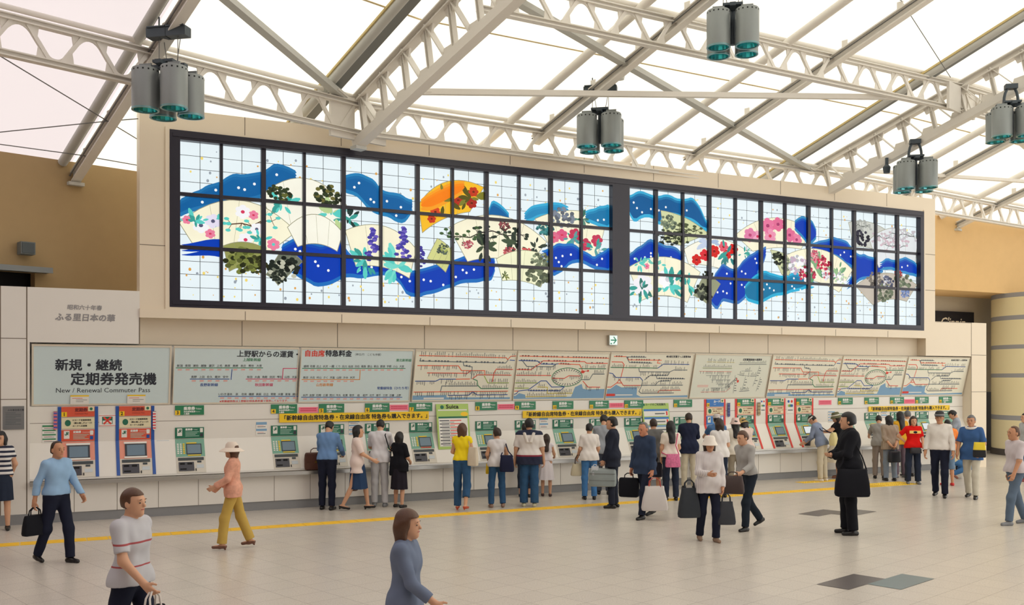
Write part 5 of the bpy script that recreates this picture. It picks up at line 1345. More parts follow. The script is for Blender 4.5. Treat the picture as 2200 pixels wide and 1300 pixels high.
def person(px, py, ht, head, label, top, bottom, la=None, ra=None, ll=None, rl=None, lean=0, hp=0, hy=0, sh=1.0, bulk=1.0, hair=(HAIRB, 'short'), hat=None, skin=SKIN, shoe=SHOEB, sleeve=.4, hem=.86, g=.016, cuff=.07, skirt=None, neck=True, heel=False, jacket=False, collar=None, socks=None, at=None, squat=0, flare=.0, tw=0):
    sc = ht / 1.70
    q = (lambda *v: Vector(v) * sc)
    # ---- skeleton
    ll = ll or (2, 2, -2); rl = rl or (-2, 2, -4)
    la = la or (6, 9, 14, 4); ra = ra or (6, 9, 14, 4)
    hipz = .90
    J = {}
    for side, nm, L in ((1, 'l', ll), (-1, 'r', rl)):
        h = q(side * .085, 0, hipz - .02)
        kn = h + vec(L[0], L[1], side) * .42 * sc
        an = kn + vec(L[2], L[1] * .3, side) * .40 * sc
        tp = max(0.0, -L[2] - 14) * .95 if len(L) < 4 else L[3]
        fd = Vector((side * .12, -math.cos(R(tp)), -math.sin(R(tp)))).normalized()
        up = Vector((0, -math.sin(R(tp)), math.cos(R(tp))))
        J[nm] = [h, kn, an, fd, up]
    low = min(min((J[n][2] - J[n][4] * .075 * sc).z, (J[n][2] + J[n][3] * .15 * sc - J[n][4] * .07 * sc).z) for n in 'lr')
    hz = .03 * sc if heel else 0
    dz = Vector((0, 0, -low + hz))
    for n in 'lr':
        for i in range(3): J[n][i] = J[n][i] + dz
    piv = q(0, 0, hipz) + dz
    rot = Matrix.Rotation(R(tw), 3, 'Z') @ Matrix.Rotation(R(lean), 3, 'X')
    T = lambda x, y, z: piv + rot @ (q(x, y, z) - q(0, 0, hipz))
    wsh = .165 * sh
    A = {}
    for side, nm, P in ((1, 'l', la), (-1, 'r', ra)):
        s0 = T(side * wsh, .005, 1.375)
        e0 = s0 + rot @ vec(P[0], P[1], side) * .275 * sc
        f = (rot @ vec(P[2], P[3], side)).normalized()
        w0 = e0 + f * .245 * sc
        fw = rot @ Vector((0, -1, 0))
        if abs(f.dot(fw)) > .75: fw = rot @ Vector((0, -.35, 1))
        if len(P) > 4: fw = rot @ Vector(P[4])
        wv = (fw - f * fw.dot(f)).normalized()
        pn = f.cross(wv).normalized()
        if pn.dot(rot @ Vector((-side, 0, 0))) < 0 and abs(pn.dot(rot @ Vector((-side, 0, 0)))) > .15: pn = -pn
        elif abs(pn.dot(rot @ Vector((-side, 0, 0)))) <= .15 and pn.z > 0: pn = -pn
        A[nm] = (s0, e0, w0, f, wv, pn)
    hrot = rot @ Matrix.Rotation(R(hy), 3, 'Z') @ Matrix.Rotation(R(hp), 3, 'X')
    n0, n1 = T(0, .015, 1.405), T(0, .0, 1.475)
    hc = n1 + hrot @ q(0, -.02, .085)
    HT = lambda x, y, z: hc + hrot @ q(x, y, z)
    pts = [J[n][i] for n in 'lr' for i in range(3)] + [A[n][i] for n in 'lr' for i in range(3)] + [A[n][2] + A[n][3] * .2 * sc for n in 'lr'] + [HT(0, 0, .14), HT(0, .1, 0), HT(0, -.13, 0)] + [J[n][2] + J[n][3] * .2 * sc for n in 'lr'] + [Vector((0, 0, 0)), T(0, .15, 1.2), T(0, -.16, 1.2), T(.2, 0, 1.2), T(-.2, 0, 1.2)]
    lo = [min(p[i] for p in pts) - .12 * sc for i in range(3)]; hi = [max(p[i] for p in pts) + .1 * sc for i in range(3)]
    lo[2] = max(lo[2], -.02)
    loc = at if at is not None else floor(px, py)
    res = min(.0125, max(.0078, loc.y * .00046))
    o = thing('person', label, 'person', (loc.x, loc.y, 0), (0, 0, R(head)))
    # ---- prims
    def torso(F, gr, k=.07):
        b = bulk
        F.cone(T(-.08 * sh, .005, 1.325), T(.08 * sh, .005, 1.325), .080 * sc * b + gr, .082 * sc * b + gr, k * sc)
        F.cone(T(-.062 * sh, -.008, 1.23), T(.062 * sh, -.008, 1.23), .09 * sc * b + gr, .094 * sc * b + gr, k * sc)
        F.cone(T(-.055, 0, 1.08), T(.055, 0, 1.08), .086 * sc * b + gr, .086 * sc * b + gr, k * sc)
        F.cone(T(-.066, .008, .96), T(.066, .008, .96), .09 * sc * b + gr, .09 * sc * b + gr, k * sc)
        for n in 'lr':
            F.cone(T(0, .02, 1.40), A[n][0], .045 * sc + gr * .6, .05 * sc + gr * .6, .05 * sc)
    def leg(F, n, gr, k=.04, cutz=None, wide=0.0):
        h, kn, an, fd, up = J[n]
        F.cone(h + q(0, .01, .02), kn, .082 * sc * bulk + gr, .054 * sc + gr + wide * .5, k * sc)
        d = (an - kn).normalized()
        if cutz is not None:
            c = an - d * (cutz - .07) * sc
            F.cone(kn, an + d * .06 * sc, .058 * sc + gr + wide * .5, .048 * sc + gr + wide, k * sc, (c, d))
        else:
            F.cone(kn, kn + (an - kn) * .35, .050 * sc, .050 * sc + gr, .012); F.cone(kn + (an - kn) * .35, an, .050 * sc + gr, .034 * sc + gr, .008)
    def arm(F, n, gr, k=.03, frac=None):
        s0, e0, w0 = A[n][:3]
        if frac is None or frac >= .97:
            F.cone(s0, e0, .047 * sc + gr, .039 * sc + gr, k * sc)
            if frac is None: F.cone(e0, w0, .039 * sc + gr, .027 * sc + gr, k * sc)
            else:
                f = A[n][3]; F.cone(e0, w0 + f * .03 * sc, .04 * sc + gr, .034 * sc + gr, k * sc, (w0, f))
        elif frac <= .53:
            d = (e0 - s0).normalized(); c = s0 + d * .53 * frac / .53 * .52 * sc
            F.cone(s0, e0 + d * .02 * sc, .05 * sc + gr, .046 * sc + gr * 1.3, k * sc, (c, d))
        else:
            F.cone(s0, e0, .047 * sc + gr, .041 * sc + gr, k * sc)
            f = A[n][3]; c = e0 + f * (frac - .53) * .52 * sc; F.cone(e0, w0, .041 * sc + gr, .036 * sc + gr, k * sc, (c, f))
    # ---- body: one continuous skin surface
    B = SDF(lo, hi, res)
    torso(B, 0)
    for n in 'lr':
        leg(B, n, 0); arm(B, n, 0)
        h, kn, an, fd, up = J[n]
        B.cone(an - up * .045 * sc - fd * .045 * sc, an - up * .05 * sc + fd * .11 * sc, .03 * sc, .026 * sc, .03 * sc)
        s0, e0, w0, f, wv, pn = A[n]
        B.cone(w0, w0 + f * .03 * sc, .026 * sc, .026 * sc, .02 * sc)
        for t in (-.024, 0, .022):
            B.cone(w0 + f * .03 * sc + wv * t * .8 * sc, w0 + f * .08 * sc + wv * t * sc, .0165 * sc, .014 * sc, .014 * sc)
        for i, (t, l) in enumerate(((.028, .068), (.0095, .076), (-.0095, .07), (-.027, .056))):
            b0 = w0 + f * .085 * sc + wv * t * sc
            c1, c2 = R(22 + 6 * i), R(62 + 8 * i)
            m1 = b0 + (f * math.cos(c1) + pn * math.sin(c1)) * l * .5 * sc
            B.cone(b0 - f * .01 * sc, m1, .0095 * sc, .0088 * sc, .004)
            B.cone(m1, m1 + (f * math.cos(c2) + pn * math.sin(c2)) * l * .5 * sc, .0088 * sc, .0078 * sc, .004)
        t0 = w0 + f * .028 * sc + wv * .026 * sc
        t1 = t0 + (f * .62 + wv * .62 + pn * .35).normalized() * .036 * sc
        B.cone(t0, t1, .0125 * sc, .0105 * sc, .008); B.cone(t1, t1 + (f * .8 + wv * .25 + pn * .5).normalized() * .03 * sc, .0105 * sc, .009 * sc, .004)
    B.cone(n0 - q(0, 0, .02), n1 + q(0, 0, .03), .054 * sc, .05 * sc, .035 * sc)
    HM = [[hrot[i][j] for j in range(3)] for i in range(3)]
    B.ell(HT(0, .008, .025), (.074 * sc, .093 * sc, .092 * sc), HM, .02 * sc)
    B.ell(HT(0, -.022, -.03), (.06 * sc, .066 * sc, .082 * sc), HM, .03 * sc)
    B.cone(HT(0, -.06, -.088), HT(0, -.066, -.085), .026 * sc, .024 * sc, .03 * sc)
    B.cone(HT(0, -.086, .012), HT(0, -.104, -.022), .008 * sc, .0125 * sc, .012 * sc)
    B.cone(HT(-.03, -.078, .026), HT(.03, -.078, .026), .013 * sc, .013 * sc, .016 * sc)
    B.cone(HT(-.014, -.084, -.052), HT(.014, -.084, -.052), .0085 * sc, .0085 * sc, .008 * sc)
    for s in (-1, 1):
        B.ell(HT(s * .074, .012, -.008), (.012 * sc, .019 * sc, .03 * sc), HM, .008)
    link('body', B.mesh('body', skin), o)
    for s in (-1, 1):
        e = G()
        e.lathe([(.0, -.008), (.006, -.005), (.008, 0), (.006, .005), (0, .008)], n=8, sx=1.7)
        ob = e.obj('eye', EYE, o, HT(s * .031, -.083, .004), (hrot.to_euler()), True); ob.scale = (sc, sc * .6, sc * .8)
        e = G().tube([(-.016, 0, 0), (0, -.003, .004), (.016, .003, 0)], .0032, 5)
        ob = e.obj('eyebrow', hair[0], o, HT(s * .031, -.091, .029), hrot.to_euler(), True); ob.scale = (sc,) * 3
    ob = G().tube([(-.02, .008, 0), (-.008, 0, .001), (.008, 0, .001), (.02, .008, 0)], .0045, 6).obj('lips', LIP, o, HT(0, -.093, -.052), hrot.to_euler(), True); ob.scale = (sc,) * 3
    seed = px * .37
    cr = res * 1.15
    # ---- lower clothing
    waist = T(0, 0, 1.02)
    if bottom is not None:
        if skirt is None:
            Bt = SDF([lo[0], lo[1], lo[2]], [hi[0], hi[1], waist.z + .12 * sc], cr)
            Bt.cone(T(-.07, .008, .955), T(.07, .008, .955), .097 * sc * bulk + .008, .097 * sc * bulk + .008, .05 * sc)
            Bt.cone(T(-.058, .004, 1.03), T(.058, .004, 1.03), .088 * sc * bulk + .008, .088 * sc * bulk + .008, .05 * sc)
            cf = cuff if isinstance(cuff, tuple) else (cuff, cuff)
            for i, n in enumerate('lr'): leg(Bt, n, .012, .045, cf[i], flare)
            Bt.half(waist, rot @ Vector((0, 0, 1)))
            Bt.folds(.0022, seed)
            link('trousers', Bt.mesh('trousers', bottom), o)
        else:
            hemz, fl = skirt
            mid = (J['l'][1] + J['r'][1]) * .5
            g_ = G()
            rings = []
            nn = 36
            for i in range(9):
                t = i / 8
                z = waist.z * (1 - t) + (hemz * sc + dz.z) * t
                c = waist.lerp(mid, t * .8); cx, cy = c.x * t, c.y
                rx = (.135 + fl * t + .035 * min(1, t * 3)) * sc * bulk; ry = (.105 + fl * .9 * t + .03 * min(1, t * 3)) * sc * bulk
                rings.append([(cx + (rx + .012 * t * math.sin(j * 1.57 + seed)) * math.cos(j * 2 * math.pi / nn), cy + (ry + .012 * t * math.sin(j * 1.57 + seed)) * math.sin(j * 2 * math.pi / nn), z) for j in range(nn)])
            inner = [[(p[0] * .97, p[1] * .97, p[2]) for p in r_] for r_ in rings[::-1]]
            g_.rings(rings + inner, 0, False, False)
            g_.obj('skirt', bottom, o, smooth=True)
    # ---- upper clothing
    if top is not None:
        zl0 = T(0, 0, hem).z
        F_ = SDF([lo[0], lo[1], min(zl0, T(0, 0, 1.0).z) - .06], [hi[0], hi[1], T(0, 0, 1.47).z + .03], cr)
        torso(F_, g)
        gw = max(g, .013)
        F_.cone(T(-.072, .008, .965), T(.072, .008, .965), .098 * sc * bulk + gw, .098 * sc * bulk + gw, .05 * sc)
        if hem < .93:
            w2 = .074 + (.012 if hem > .8 else .03) + (.012 if skirt else 0)
            F_.cone(T(-w2, .008, .93), T(w2, .008, .93), .098 * sc * bulk + gw, .098 * sc * bulk + gw, .06 * sc)
            F_.cone(T(-w2, .008, hem), T(w2, .008, hem), .098 * sc * bulk + gw * 1.2, .098 * sc * bulk + gw * 1.2, .06 * sc)
        if sleeve > 0:
            for n in 'lr': arm(F_, n, max(g * .6, .0085), .024, sleeve)
        if neck: F_.cone(n0, n0.lerp(n1, .9), .056 * sc + .008, .054 * sc + .008, .03 * sc, (n0.lerp(n1, .35), (n1 - n0).normalized()))
        F_.half(T(0, 0, hem), rot @ Vector((0, 0, -1)))
        F_.folds(.003, seed + 1)
        link('jacket' if jacket else 'shirt', F_.mesh('shirt', top), o)
    if collar is not None:
        ring = [n0.lerp(n1, .35) + rot @ (Vector((math.cos(t), math.sin(t), -.28 * max(0, -math.sin(t)))) * .063 * sc) for t in (i * 2 * math.pi / 16 for i in range(16))]
        G().tube(ring, .011 * sc, 7, closed=True).obj('collar', collar, o, smooth=True)
    # ---- shoes
    if shoe is not None:
        for n in 'lr':
            h, kn, an, fd, up = J[n]
            c = an - up * .045 * sc
            s_ = SDF([min(c.x, (c + fd * .2 * sc).x) - .1, min(c.y, (c + fd * .2 * sc).y) - .12, -.02], [max(c.x, (c + fd * .2 * sc).x) + .1, max(c.y, (c + fd * .2 * sc).y) + .12, an.z + .1], cr)
            s_.cone(c - fd * .045 * sc, c + fd * .03 * sc, .037 * sc, .038 * sc, .02); s_.cone(c + fd * .03 * sc, c + fd * .13 * sc - up * .006 * sc, .036 * sc, .03 * sc, .02)
            if heel: s_.cone(c - fd * .05 * sc, c - fd * .05 * sc - up * .06 * sc, .02, .012, .01)
            else: s_.cone(an, an - up * .03 * sc, .042 * sc, .042 * sc, .02)
            s_.half(c - up * (.034 * sc + (hz if heel else 0)), -up)
            if not heel: s_.half(an - up * .0 * sc, up)
            else: s_.half(c + up * .012 * sc, up)
            link('shoe', s_.mesh('shoe', shoe), o)
    # ---- hair
    hm, hs = hair
    if hs != 'bald':
        c = HT(0, 0, 0)
        H_ = SDF([c.x - .2 * sc, c.y - .2 * sc, c.z - (.62 if hs in ('long', 'pony') else .26) * sc], [c.x + .2 * sc, c.y + .2 * sc, c.z + .2 * sc], cr)
        vol = {'short': 0, 'thick': .008, 'bob': .01, 'long': .008, 'pony': .002, 'receding': -.002}[hs]
        H_.ell(HT(0, .012, .034), ((.081 + vol) * sc, (.098 + vol) * sc, (.094 + vol) * sc), HM, .01)
        H_.ell(HT(0, .05, -.015), ((.068 + vol) * sc, (.06 + vol) * sc, .075 * sc), HM, .03)
        if hs in ('bob', 'long', 'pony'):
            for s in (-1, 1): H_.cone(HT(s * .07, .015, .02), HT(s * .072, .012, -.1), .026 * sc, .022 * sc, .03)
        if hs == 'bob':
            H_.cone(HT(-.045, .06, -.02), HT(-.04, .062, -.125), .045 * sc, .04 * sc, .04); H_.cone(HT(.045, .06, -.02), HT(.04, .062, -.125), .045 * sc, .04 * sc, .04)
        if hs == 'long':
            b = T(0, .125, 1.24)
            for s in (-.045, 0, .045): H_.cone(HT(s, .062, -.03), b + hrot @ q(s * .8, 0, 0), .046 * sc, .03 * sc, .04)
        if hs == 'pony':
            H_.cone(HT(0, .1, .01), HT(0, .15, -.03), .025 * sc, .035 * sc, .03); H_.cone(HT(0, .15, -.03), HT(0, .14, -.2), .035 * sc, .018 * sc, .02)
        fz = .062 if hs != 'receding' else .1
        X, Y, Z = np.meshgrid(*H_.ax, indexing='ij', sparse=True)
        e1, e2 = hrot @ Vector((0, 1, 0)), hrot @ Vector((0, 0, 1))
        yy = (X - hc.x) * e1.x + (Y - hc.y) * e1.y + (Z - hc.z) * e1.z; zz = (X - hc.x) * e2.x + (Y - hc.y) * e2.y + (Z - hc.z) * e2.z
        fy = -.035 if hs in ('bob', 'long') else (-.012 if hs != 'short' else -.02)
        face = np.maximum(yy - fy * sc, zz - fz * sc)
        H_.D = np.maximum(H_.D, -face).astype(np.float32)
        if hs in ('short', 'receding', 'thick'): H_.half(HT(0, 0, -.062 if hs != 'thick' else -.068), hrot @ Vector((0, .3, -1)))
        H_.folds(.0025, seed)
        link('hair', H_.mesh('hair', hm), o)
    if hat is not None:
        kind, m = hat[:2]
        g_ = G()
        if kind == 'sun': g_.lathe([(.0, .13), (.06, .125), (.088, .09), (.098, .035), (.13, .02), (.185, -.02), (.182, -.026), (.125, .012), (.095, .03), (.09, .03)], n=28, sx=.95, sy=1.08)
        elif kind == 'bucket': g_.lathe([(.0, .13), (.07, .125), (.088, .1), (.1, .04), (.135, -.02), (.133, -.026), (.098, .034), (.09, .034)], n=28, sx=.95, sy=1.08)
        else:
            if kind != 'visor': g_.lathe([(.0, .132), (.05, .126), (.082, .098), (.094, .05), (.095, .03), (.088, .03)], n=28, sx=.95, sy=1.1)
            else: g_.lathe([(.089, .062), (.093, .06), (.093, .032), (.089, .03), (.089, .062)], n=28, sx=.95, sy=1.1)
            br = []
            for j in range(9):
                t = math.pi * (1.12 + .76 * j / 8)
                br.append(((.088 * math.cos(t)), .1 * math.sin(t), .04)); 
            out = [(p[0] * 1.08, p[1] * 1.0 - .075 * math.sin((j + .0) / 8 * math.pi), .022) for j, p in enumerate(br)]
            for j in range(8):
                g_.poly([br[j], br[j + 1], out[j + 1], out[j]]); g_.poly([(p[0], p[1], p[2] - .005) for p in (out[j], out[j + 1], br[j + 1], br[j])])
        hto = g_.obj('hat', m, o, HT(0, .005, .012 if kind != 'visor' else .0), hrot.to_euler(), True); hto.scale = (sc,) * 3
        if len(hat) > 2:
            b_ = G().lathe([(.1, .035), (.103, .036), (.1, .062), (.097, .06)], n=28, sx=.95, sy=1.08).obj('hat_band', hat[2], o, HT(0, .005, .012), hrot.to_euler(), True); b_.scale = (sc,) * 3
    RZ = Matrix.Rotation(R(head), 3, 'Z')
    Wd = lambda p: Vector((loc.x, loc.y, 0)) + RZ @ p
    return {'o': o, 'sc': sc, 'W': Wd, 'T': T, 'head': head, 'lh': Wd(A['l'][2] + A['l'][3] * .09 * sc + A['l'][5] * .02 * sc), 'rh': Wd(A['r'][2] + A['r'][3] * .09 * sc + A['r'][5] * .02 * sc),
            'ls': Wd(A['l'][0] + q(-.03, 0, .06)), 'rs': Wd(A['r'][0] + q(.03, 0, .06)), 'bones': A, 'hip': piv}

def bag(name, label, cat, grip, head, size, drop, m, hm=None, taper=.85, kind='tote', sag=.0, strap=None, extra=None):
    """a soft bag hanging from grip; size = width, depth, height; drop = handle length"""
    w, d, h = size
    base = Vector(grip) - Vector((0, 0, drop + h))
    if strap is not None: base = Vector(strap[0])
    if base.z < .004: base.z = .004
    o = thing(name, label, cat, base, (0, 0, R(head)))
    hm = hm or m
    rings = []
    ne = 28
    prof = [(0, .86, .8), (.02, .95, .95), (.12, 1.0, 1.0), (.5, .5 + .5 * taper + .03, 1.0), (.85, taper, .75), (.97, taper * .99, .5), (1.0, taper * .97, .42)] if kind == 'tote' else [(0, .8, .6), (.04, .95, .9), (.2, 1.0, 1.0), (.6, 1.0, 1.0), (.88, .97, .95), (.97, .92, .8), (1.0, .85, .55)]
    for t, fx, fy in prof:
        ring = []
        for j in range(ne):
            a = j * 2 * math.pi / ne
            ca, sa = math.cos(a), math.sin(a)
            e = .45
            ring.append((w / 2 * fx * math.copysign(abs(ca) ** e, ca), d / 2 * fy * math.copysign(abs(sa) ** e, sa) + .004 * math.sin(5 * a + t * 9), h * t))
        rings.append(ring)
    G().rings(rings).obj('bag_body', m, o, smooth=True)
    hr = .008 if cat != 'briefcase' else .009
    if drop > 0:
        for y in ((-d * .2, d * .2) if kind == 'tote' else (0,)):
            hw = w * .22
            G().tube([(-hw, y, h * .96), (-hw * .9, y * .6, h + drop * .6), (-hw * .35, y * .3, h + drop * .98), (hw * .35, y * .3, h + drop * .98), (hw * .9, y * .6, h + drop * .6), (hw, y, h * .96)], hr, 7).obj('handle', hm, o, smooth=True)
    if strap is not None and len(strap) > 1:
        RZ = Matrix.Rotation(-R(head), 3, 'Z')
        P = [RZ @ (Vector(p) - base) for p in strap[1:]]
        G().tube([(-w * .42, 0, h * .93)] + P + [(w * .42, 0, h * .93)], .011, 7).obj('shoulder_strap', hm, o, smooth=True)
    if extra == 'flap': G().box(-w * .47, -d * .52, h * .45, w * .47, -d * .46, h * .93).obj('flap', hm, o); G().box(-.02, -d * .56, h * .42, .02, -d * .51, h * .52).obj('lock', mat('brass', (190, 160, 80), .3, .8), o)
    if extra == 'zip': G().tube([(-w * .46, -d * .5, h * .72), (w * .46, -d * .5, h * .72)], .006, 6).obj('zip', M_CABLE, o); G().tube([(-w * .46, -d * .5, h * .35), (w * .46, -d * .5, h * .35)], .004, 6).obj('seam', M_CABLE, o)
    return o
# ---------------------------------------------------------------- who stands where (feet at image column, row)
REACH = (48, 12, 78, 0); REACH2 = (30, 10, 80, -8); HANG = (4, 8, 12, 3); BENT = (10, 12, 62, -18)
# left edge
P1 = person(2, 1139, 1.58, 20, 'person with long black hair in striped tee and denim skirt, cropped at left edge', stripes('navy_white_tee', (232, 230, 228), (38, 44, 66), .075, 'Z', .52), JEAND, skirt=(.50, .02), sleeve=.28, hem=.93, la=(-12, 14, -30, -18), ra=(-12, 14, -30, -18), hair=(HAIRB, 'long'), sh=.88, collar=WHITEC, hy=-12)
P2 = person(122, 1209, 1.62, 62, 'person in pale blue shirt and navy trousers striding before the first orange machine', cloth('sky_blue', (148, 182, 216)), NAVYC, ll=(16, 2, 4), rl=(-12, 2, -26), la=(20, 10, 40, 0), ra=(-18, 14, -6, 6), sleeve=1.0, hem=.95, hair=(HAIRD, 'receding'), collar=WHITEC, bulk=1.05, skin=SKIN_T)
bag('shoulder_bag', 'dark shoulder bag hanging at the back of the striding person in pale blue', 'bag', P2['rh'], 62, (.34, .12, .26), .1, BLACKC)
P4 = person(500, 1179, 1.50, -80, 'person in a wide pale hat, coral patterned blouse and mustard trousers', mat('coral_print', (226, 164, 140), .85, noise=.35, nscale=18), cloth('mustard', (196, 164, 84)), ll=(16, 2, 6), rl=(-16, 2, -22), la=(14, 14, 60, -10), ra=(10, 14, 50, -10), sleeve=.95, hem=.82, hair=(HAIRN, 'bob'), hat=('sun', cloth('hat_cream', (232, 218, 204))), shoe=mat('shoe_brown', (116, 78, 64), .4), sh=.9, flare=.012, heel=True, g=.022)
# foreground walkers
P3 = person(283, 1485, 1.60, 75, 'person nearest at bottom left in pale striped tee and navy trousers, cropped below', bands('grey_tee_red_lines', (196, 196, 202), [(.98, (170, 80, 84)), (.992, (196, 196, 202)), (1.16, (170, 80, 84)), (1.175, (196, 196, 202))]), NAVYC, ll=(18, 2, 6), rl=(-16, 2, -24), la=(-16, 10, 10, 2), ra=(18, 10, 46, -4), sleeve=.4, hem=.9, hair=(HAIRN, 'short'))
bag('shoulder_bag', 'black round bag with pale rim carried by the nearest person at bottom left', 'bag', P3['rh'], 75, (.30, .14, .28), .12, BLACKC, WHITEC)
P9 = person(872, 1533, 1.50, 80, 'person walking nearest in the middle foreground, slate blue top, cropped below', cloth('slate_blue', (112, 124, 148)), cloth('jeans_faded', (132, 146, 168)), ll=(20, 2, 8), rl=(-16, 2, -30), la=(-20, 8, 0, 2), ra=(22, 8, 50, -6), sleeve=.9, hem=.86, hair=(HAIRN, 'bob'), sh=.9)
# queue at machines 4 to 7
P5 = person(703, 1095, 1.66, 170, 'person in blue long-sleeved shirt and navy trousers at machine 5, seen from behind', cloth('shirt_blue', (112, 148, 196)), NAVYC, la=REACH2, ra=(26, 14, 70, -10), lean=6, hp=22, sleeve=1.0, hem=.93, bulk=1.1, hair=(HAIRB, 'short'))
bg = bag('briefcase', 'brown leather briefcase resting on the steel ledge by machine 5', 'briefcase', W(S(676, .0), .03, .703 + .33 + .08), 26.5, (.40, .12, .33), .08, mat('leather_brown', (92, 56, 44), .45, noise=.1), kind='box', extra='flap')
P6 = person(768, 1096, 1.56, 95, 'person in pale pink top, navy skirt and heeled sandals walking past machine 6', cloth('pale_pink', (232, 214, 208), .04), cloth('skirt_navy', (44, 66, 100)), skirt=(.42, .05), ll=(20, 2, 8), rl=(-14, 2, -26), la=(-16, 10, 2, 2), ra=(24, 10, 60, -4), sleeve=.5, hem=.74, hair=(HAIRB, 'bob'), heel=True, sh=.86, g=.022)
bag('shoulder_bag', 'brown bag hanging at the side of the pale pink walker', 'bag', P6['lh'], 95, (.36, .12, .26), .12, mat('bag_brown', (98, 72, 62), .6, noise=.1))
P7 = person(816, 1088, 1.66, 178, 'person in white shirt and pale trousers with a black shoulder bag at machine 6', cloth('shirt_offwhite', (222, 220, 226)), cloth('pale_grey', (196, 196, 200)), la=REACH2, ra=REACH2, sleeve=.45, hem=.84, hair=(HAIRB, 'short'), hp=12, shoe=SHOEG, lean=4)
bag('shoulder_bag', 'black shoulder bag on a long strap at the hip of the white shirted person', 'bag', (0, 0, 0), 178, (.28, .13, .36), 0, BLACKC, strap=[P7['W'](Vector((-.34, .12, .60))), P7['W'](Vector((-.20, .13, 1.1))), P7['W'](Vector((-.12, .12, 1.36))), P7['W'](Vector((-.11, -.06, 1.40))), P7['W'](Vector((-.2, -.12, 1.1)))])
P8 = person(858, 1090, 1.42, 150, 'short person dressed in black standing between machines 6 and 7', BLACKC, cloth('black_skirt', (40, 36, 46)), skirt=(.40, .03), la=(60, 20, 84, 20), ra=BENT, sleeve=.5, hem=.8, hair=(HAIRB, 'bob'), sh=.85)
P10 = person(993, 1096, 1.57, 168, 'person with brown hair in a yellow tee and rolled jeans, seen from behind', cloth('yellow', (250, 222, 40), .03), JEANS, la=(12, 14, 66, -16), ra=(12, 12, 64, -18), rl=(-4, 3, -22), ll=(4, 2, 0), sleeve=.16, hem=.955, hair=(HAIRN, 'bob'), sh=.86, cuff=(.05, .22), flare=.012, heel=True, g=.006, shoe=mat('sandal_orange', (196, 84, 56), .5))
bag('shoulder_bag', 'beige shoulder bag hanging at the right side of the yellow tee', 'bag', (0, 0, 0), 150, (.2, .11, .34), 0, cloth('bag_beige', (216, 204, 184)), cloth('bag_strap_tan', (206, 176, 136)), strap=[P10['W'](Vector((-.23, .10, .83))), P10['W'](Vector((-.17, .1, 1.15))), P10['W'](Vector((-.13, .04, 1.325))), P10['W'](Vector((-.15, -.08, 1.2)))])
P11 = person(1068, 1089, 1.50, 190, 'person with short dark hair in a white tee and jeans at machine 8', cloth('tee_white', (226, 222, 224), .03), JEANS, la=(12, 14, 60, -12), ra=(20, 16, 66, -10), rl=(2, 3, -14), ll=(-4, 6, -8), sleeve=.18, hem=.86, hair=(HAIRD, 'thick'), hy=25, sh=.86, g=.008, shoe=mat('shoe_tan', (150, 120, 104), .6))
bag('tote_bag', 'navy tote bag hanging at the right side of the white tee', 'bag', (0, 0, 0), 170, (.27, .12, .31), 0, cloth('tote_navy', (36, 40, 66)), strap=[P11['W'](Vector((-.15, .21, .68))), P11['W'](Vector((-.2, .1, 1.05))), P11['W'](Vector((-.14, .02, 1.26))), P11['W'](Vector((-.15, -.1, 1.1)))])
bag('paper_bag', 'small yellow bag held in front of the white tee person', 'bag', P11['lh'], 190, (.14, .07, .2), .05, cloth('bag_yellow', (236, 200, 50)))
P12 = person(1137, 1088, 1.67, 178, 'big person in a white and navy hooded top and jeans, seen from behind', bands('hooded_top', (34, 40, 66), [(.955, (140, 40, 60)), (.985, (228, 222, 218)), (1.30, (228, 222, 218)), (1.36, (34, 40, 66))]), JEANS, la=(2, 13, 6, 6), ra=(2, 13, 6, 6), sleeve=.47, hem=.80, bulk=1.16, sh=1.16, g=.03, hair=(HAIRB, 'thick'), flare=.02, shoe=mat('sneaker_white', (206, 200, 170), .6))
g = G()
for s in (-1, 1):
    g.rings([[P12['T'](s * (.03 + .055 * t) + .03 * math.cos(a), .15 + .035 * math.sin(a) * (1 - .4 * t), 1.22 + .17 * t + .02 * math.sin(a)) for a in (i * math.pi / 5 for i in range(10))] for t in (0, .3, .6, .9, 1.1)])
g.obj('hood', WHITEC, P12['o'], smooth=True)
P13b = person(1128, 1068, 1.52, 180, 'person mostly hidden behind the hooded top, only a dark sleeve and sandal showing', cloth('charcoal', (64, 64, 72)), JEAND, la=BENT, ra=BENT, hem=.86, hair=(HAIRB, 'short'), sh=.84, bulk=.9, cuff=.2)
P13 = person(1174, 1066, 1.28, 175, 'child with long dark hair in a white sleeveless dress beside the hooded top', cloth('dress_white', (234, 228, 234), .02), cloth('dress_white', (234, 228, 234), .02), skirt=(.44, .075), la=(2, 10, 10, 4), ra=(24, 14, 70, 0), sleeve=.05, hem=.96, hair=(HAIRD, 'long'), sh=.84, bulk=.9, g=.008, shoe=mat('sandal_dark', (70, 44, 44), .5))
P14 = person(1266, 1073, 1.53, 185, 'person with short black hair in white polo and bright blue jeans, seen from behind', cloth('polo_white', (236, 230, 226), .02), JEANL, la=(4, 12, 40, 8), ra=(14, 14, 44, -2), sleeve=.42, hem=.86, hair=(HAIRB, 'short'), hy=-20, g=.018, sh=.9)
bag('hand_bag', 'beige handbag with dark top on the left forearm of the white polo', 'bag', P14['W'](P14['bones']['l'][1] * .4 + P14['bones']['l'][2] * .6) + Vector((0, 0, -.02)), 185, (.32, .14, .24), .18, cloth('handbag_beige', (206, 196, 170)), mat('handbag_brown', (70, 54, 48), .5), taper=.75)
P15 = person(1297, 1062, 1.68, 172, 'person in grey short-sleeved shirt at machine 11, partly behind the dark suit', cloth('shirt_grey', (162, 168, 178)), cloth('slate', (70, 76, 90)), la=REACH2, ra=REACH2, hp=24, lean=6, hem=.84, hair=(HAIRB, 'thick'))
